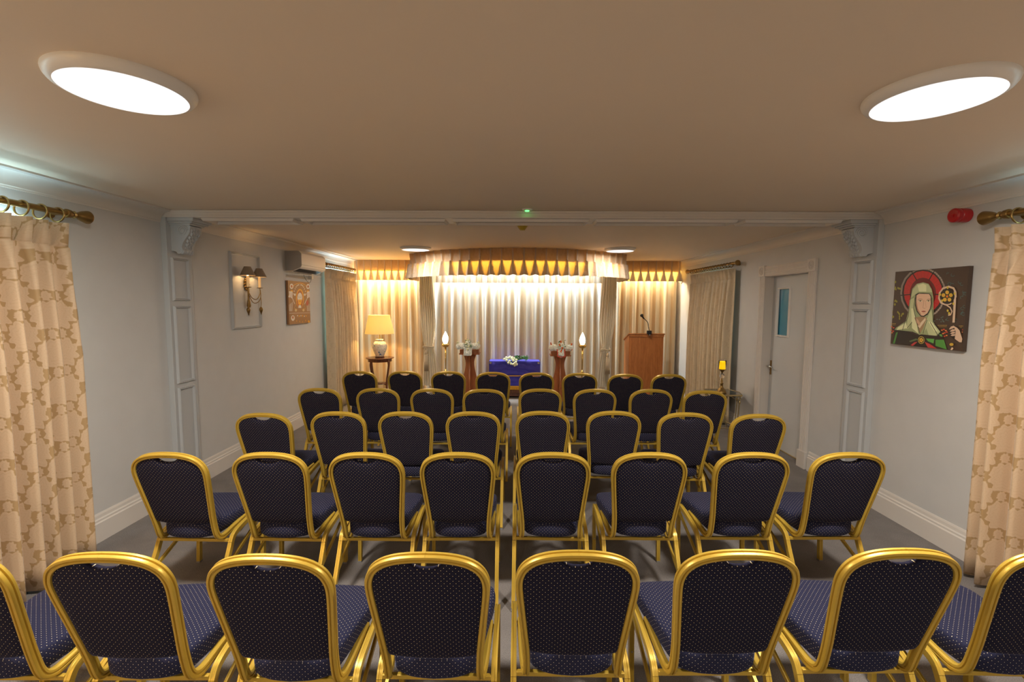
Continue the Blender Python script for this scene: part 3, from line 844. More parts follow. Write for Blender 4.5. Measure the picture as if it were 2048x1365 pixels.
def tied(xa0, xa1, xt0, xt1, xb0, xb1, y, ztie, zb, lab, s):
    t = thing('tied_curtain', lab, 'curtain', ((xt0+xt1)/2, y, 0)); ox, oy = (xt0+xt1)/2, y
    bm = B(); uv = bm.loops.layers.uv.verify(); g = []; n = 7; per = 10
    zs = [2.60-(2.60-zb)*i/38 for i in range(39)]
    for z in zs:
        if z > ztie:
            t_ = max(0, 2.30-z)/(2.30-ztie); e = t_**2.6; e0 = t_**2.6
        else:
            t_ = (ztie-z)/(ztie-zb); e = 1
        row = []
        for j in range(n*per+1):
            q = j/(n*per)
            if z > ztie:
                e = t_**4; bl = .05*math.sin(PI*min(1, t_)**1.8)
                a = xa0+(xt0-xa0)*e-(bl if s < 0 else 0); b = xa1+(xt1-xa1)*e+(bl if s > 0 else 0)
            else:
                k_ = t_**.55; a = xt0+(xb0-xt0)*k_; b = xt1+(xb1-xt1)*k_
            amp = .038*(1-.45*math.exp(-((z-ztie)/.12)**2))
            d = amp*math.sin(2*PI*n*q+.8*math.sin(q*9))
            bulge = .035*math.sin(PI*q)
            row.append((bm.verts.new((a+(b-a)*q-ox, -bulge+d, z)), q*1.3, z))
        g.append(row)
    for a, b in zip(g, g[1:]):
        for j in range(n*per):
            f = bm.faces.new((a[j][0], a[j+1][0], b[j+1][0], b[j][0]))
            for l, q in zip(f.loops, (a[j], a[j+1], b[j+1], b[j])): l[uv].uv = (q[1], q[2])
    obj('cloth', bm, M_TIED, t, smooth=True)
    w_ = (xt1-xt0)/2+.02
    bm = B()
    for dz in (0, -.018):
        pts = [(w_*math.cos(a), -.035+.085*math.sin(a), ztie+dz+.006*math.sin(a*2)) for a in [2*PI*i/20 for i in range(20)]]
        sweep(bm, pts, circ(.010, 6), (0, 0, 1), closed=True)
    obj('tie_cord', bm, M_CORD, t, smooth=True)
    bx = -.02*s
    bm = lathe(B(), [(.001, 0), (.010, -.002), (.008, -.03), (.022, -.045), (.028, -.07), (.026, -.09), (.012, -.10), (.030, -.108), (.030, -.122), (.02, -.125)], 16, (bx, -.14, ztie-.03))
    tube(bm, [(bx, -.14, ztie-.03), (bx*.7, -.12, ztie+.005)], .005, 6)
    ts = obj('tassel', bm, M_CORD, t, smooth=True, auto=40)
    bm = B(); pr = []
    for i in range(24):
        a = 2*PI*i/24
        tube(bm, [(bx+.028*math.cos(a), -.14+.028*math.sin(a), ztie-.15), (bx+.040*math.cos(a), -.14+.040*math.sin(a), ztie-.43)], .0048, 5)
    lathe(bm, [(.028, -.15), (.034, -.30), (.037, -.425)], 16, (bx, -.14, ztie))
    obj('fringe', bm, M_CORD, ts, smooth=True)
    return t
tied(-1.73, -1.50, -1.65, -1.50, -1.70, -1.38, 8.40, 1.02, .30, 'cream curtain tied back with a tassel at the left end of the bow valance', 1)
tied(1.54, 1.79, 1.55, 1.67, 1.45, 1.70, 8.40, .985, .30, 'cream curtain tied back with a tassel at the right end of the bow valance', -1)

# ------------------------------------------------------------------ ceiling fittings
def ceiling_light(x, y, lab):
    t = thing('ceiling_light', lab, 'ceiling light', (x, y, CEIL), group='round flush ceiling lights')
    obj('trim_ring', lathe(B(), [(.226, 0), (.227, -.006), (.224, -.016), (.215, -.028), (.204, -.035), (.197, -.037), (.197, -.030)], 64, close=False), M_WHITEP, t, smooth=True, auto=50)
    obj('diffuser', lathe(B(), [(.001, -.031), (.197, -.031), (.197, -.036), (.19, -.0375), (.001, -.038)], 64), M_DIFF, t, smooth=True, auto=50)
    return t
for (x, y), lb in zip(DISCS, ('large lit round ceiling light at the upper left, nearest the viewer', 'large lit round ceiling light at the upper right, nearest the viewer',
                              'far round ceiling light by the left end of the bow valance', 'far round ceiling light by the right end of the bow valance',
                              'added unseen round ceiling light behind the viewer on the left', 'added unseen round ceiling light behind the viewer on the right')):
    ceiling_light(x, y, lb)
t = thing('indicator_light', 'small white ceiling fitting with a green light just before the beam', 'indicator light', (.09, 4.10, CEIL))
obj('bezel', lathe(B(), [(.001, 0), (.048, 0), (.046, -.007), (.03, -.010), (.001, -.010)], 28), M_WHITEP, t, smooth=True, auto=40)
obj('led', lathe(B(), [(.001, -.010), (.02, -.010), (.016, -.017), (.001, -.018)], 20), M_LED, t, smooth=True, auto=40)
t = thing('smoke_detector', 'ochre smoke detector on the ceiling beyond the beam', 'smoke detector', (.06, 4.87, CEIL))
obj('base', lathe(B(), [(.001, 0), (.055, 0), (.055, -.018), (.05, -.022), (.001, -.022)], 28), M_YEL, t, smooth=True, auto=40)
obj('sensor_head', lathe(B(), [(.048, -.022), (.046, -.03), (.030, -.052), (.026, -.060), (.001, -.062)], 28), M_YEL, t, smooth=True, auto=40)
t = thing('alarm_sounder', 'red round alarm sounder on the right wall under the cornice', 'alarm sounder', (RX, 3.40, 2.440))
RY = Matrix.Rotation(-PI/2, 4, 'Y')
obj('body', lathe(B(), [(.001, 0), (.040, 0), (.048, .006), (.050, .03), (.049, .065), (.044, .07)], 28, mtx=RY), M_RED, t, smooth=True, auto=40)
obj('horn_face', lathe(B(), [(.046, .070), (.050, .076), (.049, .10), (.040, .107), (.012, .104), (.011, .112), (.001, .113)], 28, mtx=RY), M_RED, t, smooth=True, auto=40)

# ------------------------------------------------------------------ wall objects, left
ax_ = -3.036
t = thing('wall_sconce', 'two arm gilt wall sconce with small taupe shades', 'wall lamp', (LX, 5.42, 1.95))
f = lambda x, y, z: (x-LX, y-5.42, z-1.95)
bm = lathe(B(), [(.001, 0), (.03, .002), (.05, .010), (.045, .018), (.02, .028), (.001, .03)], 20, f(LX, 5.42, 2.01), Matrix.Rotation(PI/2, 4, 'Y') @ Matrix.Diagonal((1.35, .8, 1, 1)))
for i in range(12):
    a = i*PI/6; blob(bm, Vector(f(LX+.014, 5.42+.042*math.cos(a), 2.01+.066*math.sin(a))), .013, (1, 1, 1.2), 1)
tube(bm, cat([f(LX+.03, 5.42, 2.0), f(LX+.035, 5.42, 1.93), f(LX+.03, 5.42, 1.86), f(LX+.03, 5.42, 1.80)], 4), .007, 8)
lathe(bm, [(.001, .05), (.012, .045), (.018, .01), (.022, -.03), (.016, -.05), (.001, -.055)], 14, f(LX+.03, 5.42, 1.79))
obj('backplate', bm, M_ABRASS, t, smooth=True, auto=50)
for s in (-1, 1):
    y = 5.42+.12*s
    bm = tube(B(), cat([f(LX+.03, 5.42, 1.93), f(LX+.05, 5.42+.03*s, 1.855), f(LX+.08, 5.42+.075*s, 1.835), f(ax_, y, 1.90), f(ax_, y, 1.965)], 6), .0045, 8)
    tube(bm, cat([f(LX+.03, 5.42, 1.90), f(LX+.05, 5.42+.05*s, 1.80), f(LX+.08, 5.42+.10*s, 1.80), f(ax_, y+.012*s, 1.86), f(ax_, y+.01*s, 1.95)], 6), .004, 8)
    tube(bm, cat([f(ax_, y+.012*s, 1.87), f(ax_+.005, y+.014*s, 1.80), f(ax_, y+.012*s, 1.745)], 5), .0035, 8)
    lathe(bm, [(.001, .0), (.033, .004), (.036, .010), (.030, .008), (.012, .006), (.001, .006)], 18, f(ax_, y, 1.963))
    lathe(bm, [(.001, .0), (.008, -.004), (.019, -.02), (.022, -.035), (.016, -.055), (.007, -.078), (.005, -.09), (.001, -.097)], 8, f(ax_, y+.012*s, 1.748))
    a = obj('arm', bm, M_ABRASS, t, smooth=True, auto=50)
    obj('candle_sleeve', lathe(B(), [(.001, 0), (.0145, 0), (.0145, .125), (.001, .125)], 14, f(ax_, y, 1.97)), M_CANDLEW, t, smooth=True, auto=50)
    obj('lamp_shade', lathe(B(), [(.079, 0), (.034, .100), (.032, .098), (.077, .002)], 32, f(ax_, y, 2.102-.005*(s+1)/2), close=False), M_TSHADE, t, smooth=True, auto=50)
    obj('bulb', lathe(B(), [(.001, 0), (.009, .004), (.012, .02), (.006, .04), (.001, .045)], 10, f(ax_, y, 2.10)), M_BULB, t, smooth=True)

t = thing('air_conditioner', 'white wall mounted air conditioning unit under the cornice', 'air conditioner', (LX, 6.38, 2.23))
prof = [(0, 0), (.10, -.0), (.205, .045), (.222, .07), (.222, .235), (.19, .27), (0, .27)]
bm = loop_prism(B(), prof, 0, .80, axis=1)
bmesh.ops.bevel(bm, geom=[e for e in bm.edges], offset=.006, segments=2, affect='EDGES')
obj('casing', bm, M_WHITEP, t, smooth=True, auto=35)
obj('end_panel', loop_prism(B(), [(a*.985+.001, b*.98+.002) for a, b in prof], -.004, .002, axis=1), M_GREYP, t)
obj('front_seam', box(B(), (.2215, .01, .078), (.2245, .79, .083)), M_GREYP, t)
bm = B(); v4 = [(.11, .0, -.002), (.19, .0, .034)]
box(bm, (.11, .04, .004), (.20, .76, .022)); obj('air_outlet', bm, M_BLACK, t, rot=(0, math.radians(-23), 0), loc=(-.01, 0, -.052))
bm = box(B(), (.0, .05, 0), (.08, .76, .006), .002)
obj('louvre', bm, M_WHITEP, t, loc=(.09, 0, -.028), rot=(0, math.radians(12), 0))
obj('pipe_cover', box(B(), (.0, .70, -.075), (.05, .76, 0), .004), M_WHITEP, t)
obj('cable', tube(B(), cat([(.03, .47, -.01), (.03, .52, -.08), (.03, .60, -.125), (.03, .68, -.13), (.03, .73, -.07)], 6), .003, 6), M_BLACK, t, smooth=True)

# ------------------------------------------------------------------ printed canvases
def homog(src, dst):
    A = []
    for (x, y), (u, v_) in zip(src, dst):
        A.append([x, y, 1, 0, 0, 0, -u*x, -u*y, -u]); A.append([0, 0, 0, x, y, 1, -v_*x, -v_*y, -v_])
    return np.linalg.svd(np.array(A, float))[2][-1].reshape(3, 3)
class Painter:
    def __init__(s, quad, W, H, th, place, aspect=None):
        s.Hm = homog(quad, [(0, H), (W, H), (W, 0), (0, 0)]); s.W, s.H = W, H; s.place = place; s.bm = B(); s.k = 0
        s.col = s.bm.loops.layers.float_color.new('Col')
        vs = [s.bm.verts.new(place(a, b, c)) for a, b, c in ((0, 0, 0), (W, 0, 0), (W, H, 0), (0, H, 0), (0, 0, th), (W, 0, th), (W, H, th), (0, H, th))]
        for fi in ((0, 1, 2, 3), (4, 5, 6, 7), (0, 1, 5, 4), (1, 2, 6, 5), (2, 3, 7, 6), (3, 0, 4, 7)):
            fc = s.bm.faces.new([vs[i] for i in fi])
            for l in fc.loops: l[s.col] = (*s.base, 1)
        s.th = th
    def uv(s, p):
        q = s.Hm @ np.array([p[0], p[1], 1.]); return min(max(q[0]/q[2], 0.0), s.W), min(max(q[1]/q[2], 0.0), s.H)
    def poly(s, pts, c, raw=False):
        s.k += 1; z = s.th+.00003*s.k
        pp = [p if raw else s.uv(p) for p in pts]
        vs = [s.bm.verts.new(s.place(a, b, z)) for a, b in pp]
        for tri in tessellate_polygon([[Vector((a, b, 0)) for a, b in pp]]):
            try: fc = s.bm.faces.new([vs[q] for q in tri])
            except ValueError: continue
            for l in fc.loops: l[s.col] = (*c, 1)
    def line(s, pts, w_, c):
        P_ = [Vector(s.uv(p)) for p in pts]; Lp, Rp = [], []
        for i, p in enumerate(P_):
            t_ = (P_[min(i+1, len(P_)-1)]-P_[max(i-1, 0)]); t_ = t_.normalized() if t_.length > 1e-9 else Vector((1, 0)); n_ = Vector((-t_.y, t_.x))*w_/2
            Lp.append(tuple(p+n_)); Rp.append(tuple(p-n_))
        s.k += 1; z = s.th+.00003*s.k
        for i in range(len(P_)-1):
            fc = s.bm.faces.new([s.bm.verts.new(s.place(min(max(a, 0), s.W), min(max(b, 0), s.H), z)) for a, b in (Lp[i], Lp[i+1], Rp[i+1], Rp[i])])
            for l in fc.loops: l[s.col] = (*c, 1)
    def ell(s, c, rx, ry, col, n=20, a0=0, a1=360):
        s.poly([(c[0]+rx*math.cos(math.radians(a0+(a1-a0)*i/n)), c[1]+ry*math.sin(math.radians(a0+(a1-a0)*i/n))) for i in range(n if a1-a0 == 360 else n+1)], col)
    def arc(s, c, rx, ry, a0, a1, w_, col, n=18):
        s.line([(c[0]+rx*math.cos(math.radians(a0+(a1-a0)*i/n)), c[1]+ry*math.sin(math.radians(a0+(a1-a0)*i/n))) for i in range(n+1)], w_, col)
def srgb(r, g, b): return tuple(((c/255)/12.92 if c/255 < .04045 else ((c/255+.055)/1.055)**2.4) for c in (r, g, b))
S = lambda r, g, b, k=2.0: tuple(min(.9, q*k) for q in srgb(r, g, b))
# right: haloed nun with crozier
Painter.base = S(52, 38, 30)
W_, H_ = .635, .60
pt = Painter([(210, 222), (1122, 155), (1042, 1262), (140, 1165)], W_, H_, .03, lambda a, b, c: (RX-.006-c, 3.955-a, 1.48+b))
g = pt; DK = S(30, 22, 18)
g.ell((552, 500), 285, 330, S(110, 100, 92)); g.ell((552, 500), 262, 306, DK); g.ell((552, 490), 240, 278, S(150, 32, 32))
g.ell((552, 505), 165, 205, S(80, 18, 16))
for a in range(0, 360, 12):
    r_ = math.radians(a); g.line([(552+170*math.cos(r_), 500+208*math.sin(r_)), (552+238*math.cos(r_), 490+275*math.sin(r_))], .0012, S(105, 24, 22))
for a in (-60, -120, 175, 5): g.line([(552+150*math.cos(math.radians(a)), 500+190*math.sin(math.radians(a))), (552+280*math.cos(math.radians(a)), 500+325*math.sin(math.radians(a)))], .008, DK)
for a in range(-80, -20, 6): g.ell((552+273*math.cos(math.radians(a)), 500+318*math.sin(math.radians(a))), 7, 8, S(150, 140, 128), 6)
for a in range(20, 60, 6): g.ell((552+273*math.cos(math.radians(a)), 500+318*math.sin(math.radians(a))), 7, 8, S(150, 140, 128), 6)
# background sprigs
for px, py in ((210, 360), (255, 435), (205, 440), (215, 600), (210, 660), (180, 740), (180, 820), (250, 760), (300, 780), (260, 820)):
    for q in range(3): g.ell((px+random.uniform(-14, 14), py+random.uniform(-16, 16)), 9, 16, S(118, 112, 40), 6)
for i in range(26):
    px, py = random.uniform(840, 1080), random.uniform(250, 900)
    if 750 < px < 985 and 400 < py < 800: continue
    g.arc((px, py), 22, 18, random.uniform(0, 180), random.uniform(200, 340), .003, S(52, 84, 84), 6)
for i in range(10): g.ell((random.uniform(700, 900), random.uniform(810, 880)), 12, 9, S(66, 78, 72), 6)
# cloak, veil
g.poly([(170, 1165), (205, 980), (330, 990), (480, 1050), (620, 1040), (770, 1010), (800, 1050), (860, 1245), (500, 1200)], DK)
g.poly([(175, 1165), (215, 1020), (240, 1010), (200, 1165)], S(60, 110, 50)); g.poly([(380, 1130), (470, 1095), (500, 1110), (400, 1145)], S(66, 82, 52))
g.poly([(595, 1095), (700, 1100), (690, 1160), (620, 1130)], S(70, 128, 56)); g.poly([(715, 1110), (820, 1110), (858, 1240), (715, 1190)], S(60, 112, 46)); g.poly([(760, 1040), (790, 1035), (805, 1070), (775, 1065)], S(72, 120, 56))
g.poly([(400, 1185), (450, 1145), (490, 1140), (430, 1195)], S(150, 44, 44)); g.poly([(580, 1140), (640, 1165), (735, 1228), (620, 1215)], S(150, 44, 44))
V1, V2, V3 = S(150, 156, 118), S(120, 128, 92), S(176, 178, 142)
g.poly([(400, 560), (420, 450), (480, 380), (560, 360), (630, 380), (670, 450), (690, 560), (690, 720), (690, 880), (780, 1005), (730, 1060), (540, 1040), (505, 1048), (430, 1010), (200, 985), (215, 955), (340, 870), (375, 740)], V2)
g.poly([(410, 560), (430, 460), (490, 385), (560, 368), (625, 388), (660, 450), (672, 490), (500, 485)], V1)
g.poly([(490, 400), (560, 378), (600, 400), (600, 480), (510, 480)], V3)
g.poly([(390, 590), (450, 560), (450, 700), (420, 860), (380, 960), (350, 970), (370, 800)], V1); g.poly([(410, 700), (440, 700), (470, 850), (500, 1030), (420, 960)], V3)
g.poly([(640, 760), (680, 690), (678, 880), (775, 1000), (720, 1055), (630, 1050), (600, 960), (560, 1030), (590, 880)], V1)
g.poly([(240, 950), (345, 885), (360, 960), (225, 985)], V3); g.poly([(625, 870), (672, 880), (745, 1000), (700, 1000)], V3)
g.poly([(450, 820), (510, 990), (520, 1030), (560, 960), (610, 830), (560, 800)], S(128, 104, 76))
for p_ in ([(420, 450), (395, 600), (375, 800), (345, 870)], [(460, 560), (440, 700), (470, 840), (520, 1030)], [(672, 560), (672, 700), (690, 880)], [(610, 850), (560, 1030)], [(650, 880), (745, 1050)], [(700, 900), (780, 1005)], [(205, 985), (430, 1010), (505, 1045)], [(330, 880), (300, 985)], [(360, 960), (420, 880)]):
    g.line(p_, .0045, DK)
# face
FC = S(178, 148, 124)
g.poly([(465, 520), (500, 500), (560, 498), (640, 505), (665, 540), (668, 640), (655, 710), (620, 780), (570, 812), (530, 805), (480, 740), (460, 660)], DK)
g.poly([(478, 530), (510, 508), (635, 512), (655, 545), (658, 640), (645, 705), (612, 765), (565, 798), (535, 792), (492, 735), (472, 650)], FC)
g.poly([(480, 600), (495, 700), (535, 775), (540, 790), (492, 735), (472, 650)], S(150, 112, 84))
g.arc((525, 600), 34, 26, 200, 330, .0022, S(96, 60, 40)); g.arc((633, 600), 28, 24, 210, 340, .0022, S(96, 60, 40))
for ex in (525, 628):
    g.ell((ex, 603), 22, 8, S(200, 178, 150), 12); g.ell((ex, 602), 9, 8, S(60, 38, 26), 10); g.arc((ex, 606), 25, 14, 195, 345, .0025, S(72, 42, 28))
g.line([(572, 590), (566, 650), (558, 690), (572, 700), (592, 697)], .0022, S(120, 80, 56)); g.line([(592, 600), (596, 660), (600, 690)], .0015, S(140, 98, 70))
g.ell((568, 740), 27, 9, S(140, 70, 56), 12); g.line([(540, 738), (568, 742), (596, 737)], .0018, S(82, 38, 30)); g.arc((570, 770), 16, 8, 200, 340, .0014, S(140, 98, 70))
g.poly([(495, 930), (545, 870), (590, 820), (595, 850), (520, 960)], S(190, 164, 140)); g.poly([(470, 820), (500, 850), (530, 900), (510, 930), (480, 880)], S(160, 130, 104))
g.ell((538, 1116), 41, 50, S(150, 132, 60)); g.ell((538, 1116), 34, 42, DK)
for a in range(0, 360, 72): g.ell((538+16*math.cos(math.radians(a)), 1116+19*math.sin(math.radians(a))), 12, 14, S(168, 132, 44), 8)
g.ell((538, 1116), 8, 9, S(110, 66, 30), 8)
# crozier
ST = S(170, 148, 126)
g.line([(958, 480), (956, 620), (950, 760), (942, 885)], .018, ST)
g.line([(968, 560), (965, 490), (940, 440), (880, 418), (810, 440), (768, 500), (760, 570), (785, 625), (840, 650), (900, 640), (915, 625)], .014, ST)
g.line([(850, 655), (900, 690), (922, 740), (905, 785), (875, 790)], .009, ST)
g.ell((862, 545), 92, 100, DK)
for a in range(0, 360, 72):
    cx, cy = 862+48*math.cos(math.radians(a-90)), 545+52*math.sin(math.radians(a-90)); g.ell((cx, cy), 24, 26, S(170, 140, 46), 9); g.ell((cx, cy), 9, 10, S(190, 120, 40), 8)
g.ell((862, 545), 16, 17, S(178, 104, 34), 10)
for px, py in ((868, 432), (775, 520), (955, 510), (940, 640), (870, 730), (888, 765), (800, 600)): g.ell((px, py), 13, 18, S(164, 146, 54), 8)
# hand
HD = S(168, 142, 120)
g.poly([(880, 970), (905, 935), (945, 920), (985, 945), (1020, 980), (1062, 1100), (1048, 1150), (1015, 1148), (950, 1100), (905, 1060), (890, 1020)], DK)
for p_ in ([(886, 972), (910, 938), (945, 925), (970, 945), (930, 962), (900, 975)], [(895, 1000), (930, 972), (965, 975), (960, 995), (920, 1005)], [(898, 1028), (930, 1008), (965, 1005), (960, 1025), (925, 1035)], [(905, 1052), (930, 1038), (965, 1035), (960, 1058), (925, 1062)],
           [(945, 930), (985, 950), (1018, 985), (1058, 1100), (1045, 1144), (1018, 1142), (960, 1098), (970, 1000)]): g.poly(p_, HD)
g.line([(935, 1215), (915, 1250)], .014, ST); g.ell((920, 1172), 26, 20, S(160, 128, 44), 10)
for x0, x1, yy in ((750, 880, 922), (1015, 1070, 930), (160, 235, 900)):
    n_ = int((x1-x0)/11)
    for i in range(n_): g.ell((x0+i*11, yy), 4, 5, S(160, 130, 64), 6)
    g.line([(x0+8, yy+18), (x1-20, yy+17)], .002, S(150, 124, 60))
for i, (px, py) in enumerate(((800, 985), (825, 975), (850, 990), (835, 1020), (815, 1030), (862, 1010), (860, 1055), (835, 1065), (165, 940), (190, 955), (160, 985), (185, 1000), (170, 1020), (1065, 980), (1060, 1010))):
    g.ell((px, py), 13, 9, S(168, 56, 40) if i % 2 else S(176, 104, 50), 7)
o = obj('canvas_picture', pt.bm, M_PRINT)
tag(o, 'square canvas print of a haloed nun in a green veil holding a gold crozier', 'picture')
# left: brown canvas with bearded white face
Painter.base = S(128, 92, 58, 1.6)
pt = Painter([(978, 558), (1230, 580), (1264, 1130), (985, 1157)], .66, .60, .03, lambda a, b, c: (LX+.006+c, 6.36+a, 1.497+b))
g = pt; WH = S(205, 200, 195, 1.3); YL = S(205, 150, 40, 1.4); OR = S(150, 80, 30, 1.5)
for sx in (-1, 1):
    cx = 1118+sx*98
    g.arc((1118, 660), 88, 70, 190, 350, .006, YL)
    for q in range(7): g.ell((1118+sx*(12+q*11), 610+q*q*3.2), 5, 8, WH, 8)
    g.ell((cx, 630), 22, 34, WH, 12); g.ell((cx, 630), 11, 17, OR, 8)
    for q in range(6): g.ell((cx+sx*(-2+q*6), 690+q*14), 16, 12, WH if q % 2 else YL, 8)
    g.poly([(cx-sx*10, 700), (cx+sx*32, 690), (cx+sx*30, 760), (cx-sx*10, 790)], WH)
    for q in range(4): g.line([(cx+sx*(q*8), 705), (cx-sx*6+sx*q*9, 775)], .004, OR)
    g.line([(cx-sx*10, 790), (cx-sx*38, 860)], .012, WH)
    for q in range(4): g.line([(cx-sx*10+sx*q*14, 830+q*12), (cx+sx*q*10, 960)], .010, WH)
    g.ell((cx-sx*38, 735), 12, 16, WH, 10); g.ell((cx-sx*50, 945), 14, 22, S(190, 170, 130, 1.3), 8)
g.ell((1118, 790), 48, 130, YL, 24); g.ell((1118, 800), 40, 122, OR, 24)
g.ell((1118, 775), 30, 66, WH, 20); g.poly([(1094, 800), (1142, 800), (1136, 860), (1118, 876), (1100, 860)], YL)
g.ell((1118, 822), 12, 5, OR, 8)
for ex in (1106, 1130): g.ell((ex, 768), 5, 4, S(70, 60, 55), 8); g.arc((ex, 762), 8, 7, 200, 340, .002, S(90, 80, 70))
g.line([(1118, 768), (1116, 795), (1121, 797)], .002, S(120, 110, 100))
g.poly([(1104, 876), (1132, 876), (1138, 915), (1098, 915)], WH)
for sx in (-1, 1): g.line([(1118+sx*34, 760), (1118+sx*42, 850), (1118+sx*70, 920), (1118+sx*30, 940)], .006, YL)
g.ell((1212, 845), 14, 40, S(150, 60, 30, 1.6), 10)
g.line([(985, 990), (1258, 985)], .004, WH)
for q in range(6): g.ell((1090+q*22, 1030+random.uniform(-6, 6)), 7, 10, YL if q % 2 else WH, 7)
g.ell((1030, 1060), 24, 42, WH, 12); g.ell((1030, 1050), 12, 22, OR, 8); g.ell((1240, 1115), 14, 18, YL, 8)
for q in range(5): g.ell((1080+q*38, 1110+random.uniform(-30, 10)), 4, 14, YL, 6)
o = obj('canvas_picture', pt.bm, M_PRINT)
tag(o, 'square brown canvas print with a pale bearded face, below the air conditioner', 'picture')

# ------------------------------------------------------------------ lamp table and lamp
tx, ty = -2.508, 8.55
t = thing('pedestal_table', 'round dark wood side table carrying the table lamp', 'side table', (tx, ty, 0))
obj('tabletop', lathe(B(), [(.001, .772), (.235, .772), (.250, .778), (.255, .786), (.250, .794), (.001, .797)], 36), M_DKWOOD, t, smooth=True, auto=40)
obj('apron', lathe(B(), [(.185, .722), (.215, .722), (.218, .772), (.185, .772)], 36, close=False), M_DKWOOD, t, smooth=True, auto=40)
for i in range(4):
    a = PI/4+i*PI/2+.25; c_, s_ = math.cos(a), math.sin(a)
    pts = cat([(.200*c_, .200*s_, .765), (.225*c_, .225*s_, .68), (.205*c_, .205*s_, .55), (.165*c_, .165*s_, .36), (.165*c_, .165*s_, .18), (.205*c_, .205*s_, .06), (.235*c_, .235*s_, .012)], 5)
    obj('leg', sweep(B(), pts, rrect(.036, .032, .008, 2), (c_, s_, 0), scale=[1-.4*j/(len(pts)-1) for j in range(len(pts))]), M_DKWOOD, t, smooth=True, auto=40)
obj('lower_shelf', lathe(B(), [(.001, .300), (.10, .300), (.115, .31), (.10, .322), (.001, .324)], 24), M_DKWOOD, t, smooth=True, auto=40)
bm = B()
for i in range(4):
    a = PI/4+i*PI/2+.25; tube(bm, cat([(.10*math.cos(a), .10*math.sin(a), .305), (.13*math.cos(a+.2), .13*math.sin(a+.2), .285), (.165*math.cos(a), .165*math.sin(a), .27)], 4), .012, 8)
obj('shelf_arms', bm, M_DKWOOD, t, smooth=True)
t = thing('table_lamp', 'lit table lamp with a cream shade on a painted porcelain vase', 'table lamp', (tx, ty, .797))
obj('stand', lathe(B(), [(.001, 0), (.082, 0), (.085, .008), (.078, .018), (.06, .024), (.001, .024)], 30), M_DKWOOD, t, smooth=True, auto=40)
obj('vase', lathe(B(), [(.001, .022), (.072, .022), (.082, .045), (.108, .10), (.126, .16), (.130, .20), (.122, .245), (.095, .285), (.065, .30), (.056, .315), (.070, .328), (.060, .335), (.001, .336)], 40), M_PORC, t, smooth=True, auto=60)
obj('lamp_stem', lathe(B(), [(.001, .33), (.018, .335), (.012, .36), (.010, .45), (.014, .50), (.001, .53)], 16), M_BRASS, t, smooth=True)
obj('lamp_shade', lathe(B(), [(.262, .436), (.190, .776), (.187, .776), (.259, .436)], 48, close=False), M_SHADE, t, smooth=True, auto=60)
obj('bulb', lathe(B(), [(.001, .52), (.02, .53), (.032, .57), (.028, .61), (.001, .64)], 16), M_BULB, t, smooth=True)

# ------------------------------------------------------------------ pedestals with floral crosses
def pedestal(x, y, top, lab):
    t = thing('flower_pedestal', lab, 'pedestal', (x, y, 0))
    k = top/.93
    obj('top_board', box(B(), (-.185, -.13, top-.025), (.185, .13, top), .004), M_PEDW, t)
    bm = box(B(), (-.17, -.12, top), (.17, .12, top+.07), .004); obj('plinth_box', bm, M_PEDW, t)
    w_ = [(.12, top-.025), (.105, top-.06), (.082, top-.14), (.078, top-.22), (.095, top-.33), (.118, top-.43), (.125, top-.52), (.118, .20), (.12, .08), (.15, .03), (.15, 0)]
    w_ = [(p.x, p.y) for p in cat([(a, b, 0) for a, b in w_], 4)]
    sil = w_+[(-a, b) for a, b in reversed(w_)]
    obj('front_panel', loop_prism(B(), sil, -.012, .012, axis=1), M_PEDW, t)
    obj('cross_panel', loop_prism(B(), sil, -.012, .012, axis=0), M_PEDW, t)
    return t
pedestal(-.832, 8.42, .905, 'mahogany vase shaped pedestal left of the blue bier')
pedestal(.800, 8.42, .885, 'mahogany vase shaped pedestal right of the blue bier')
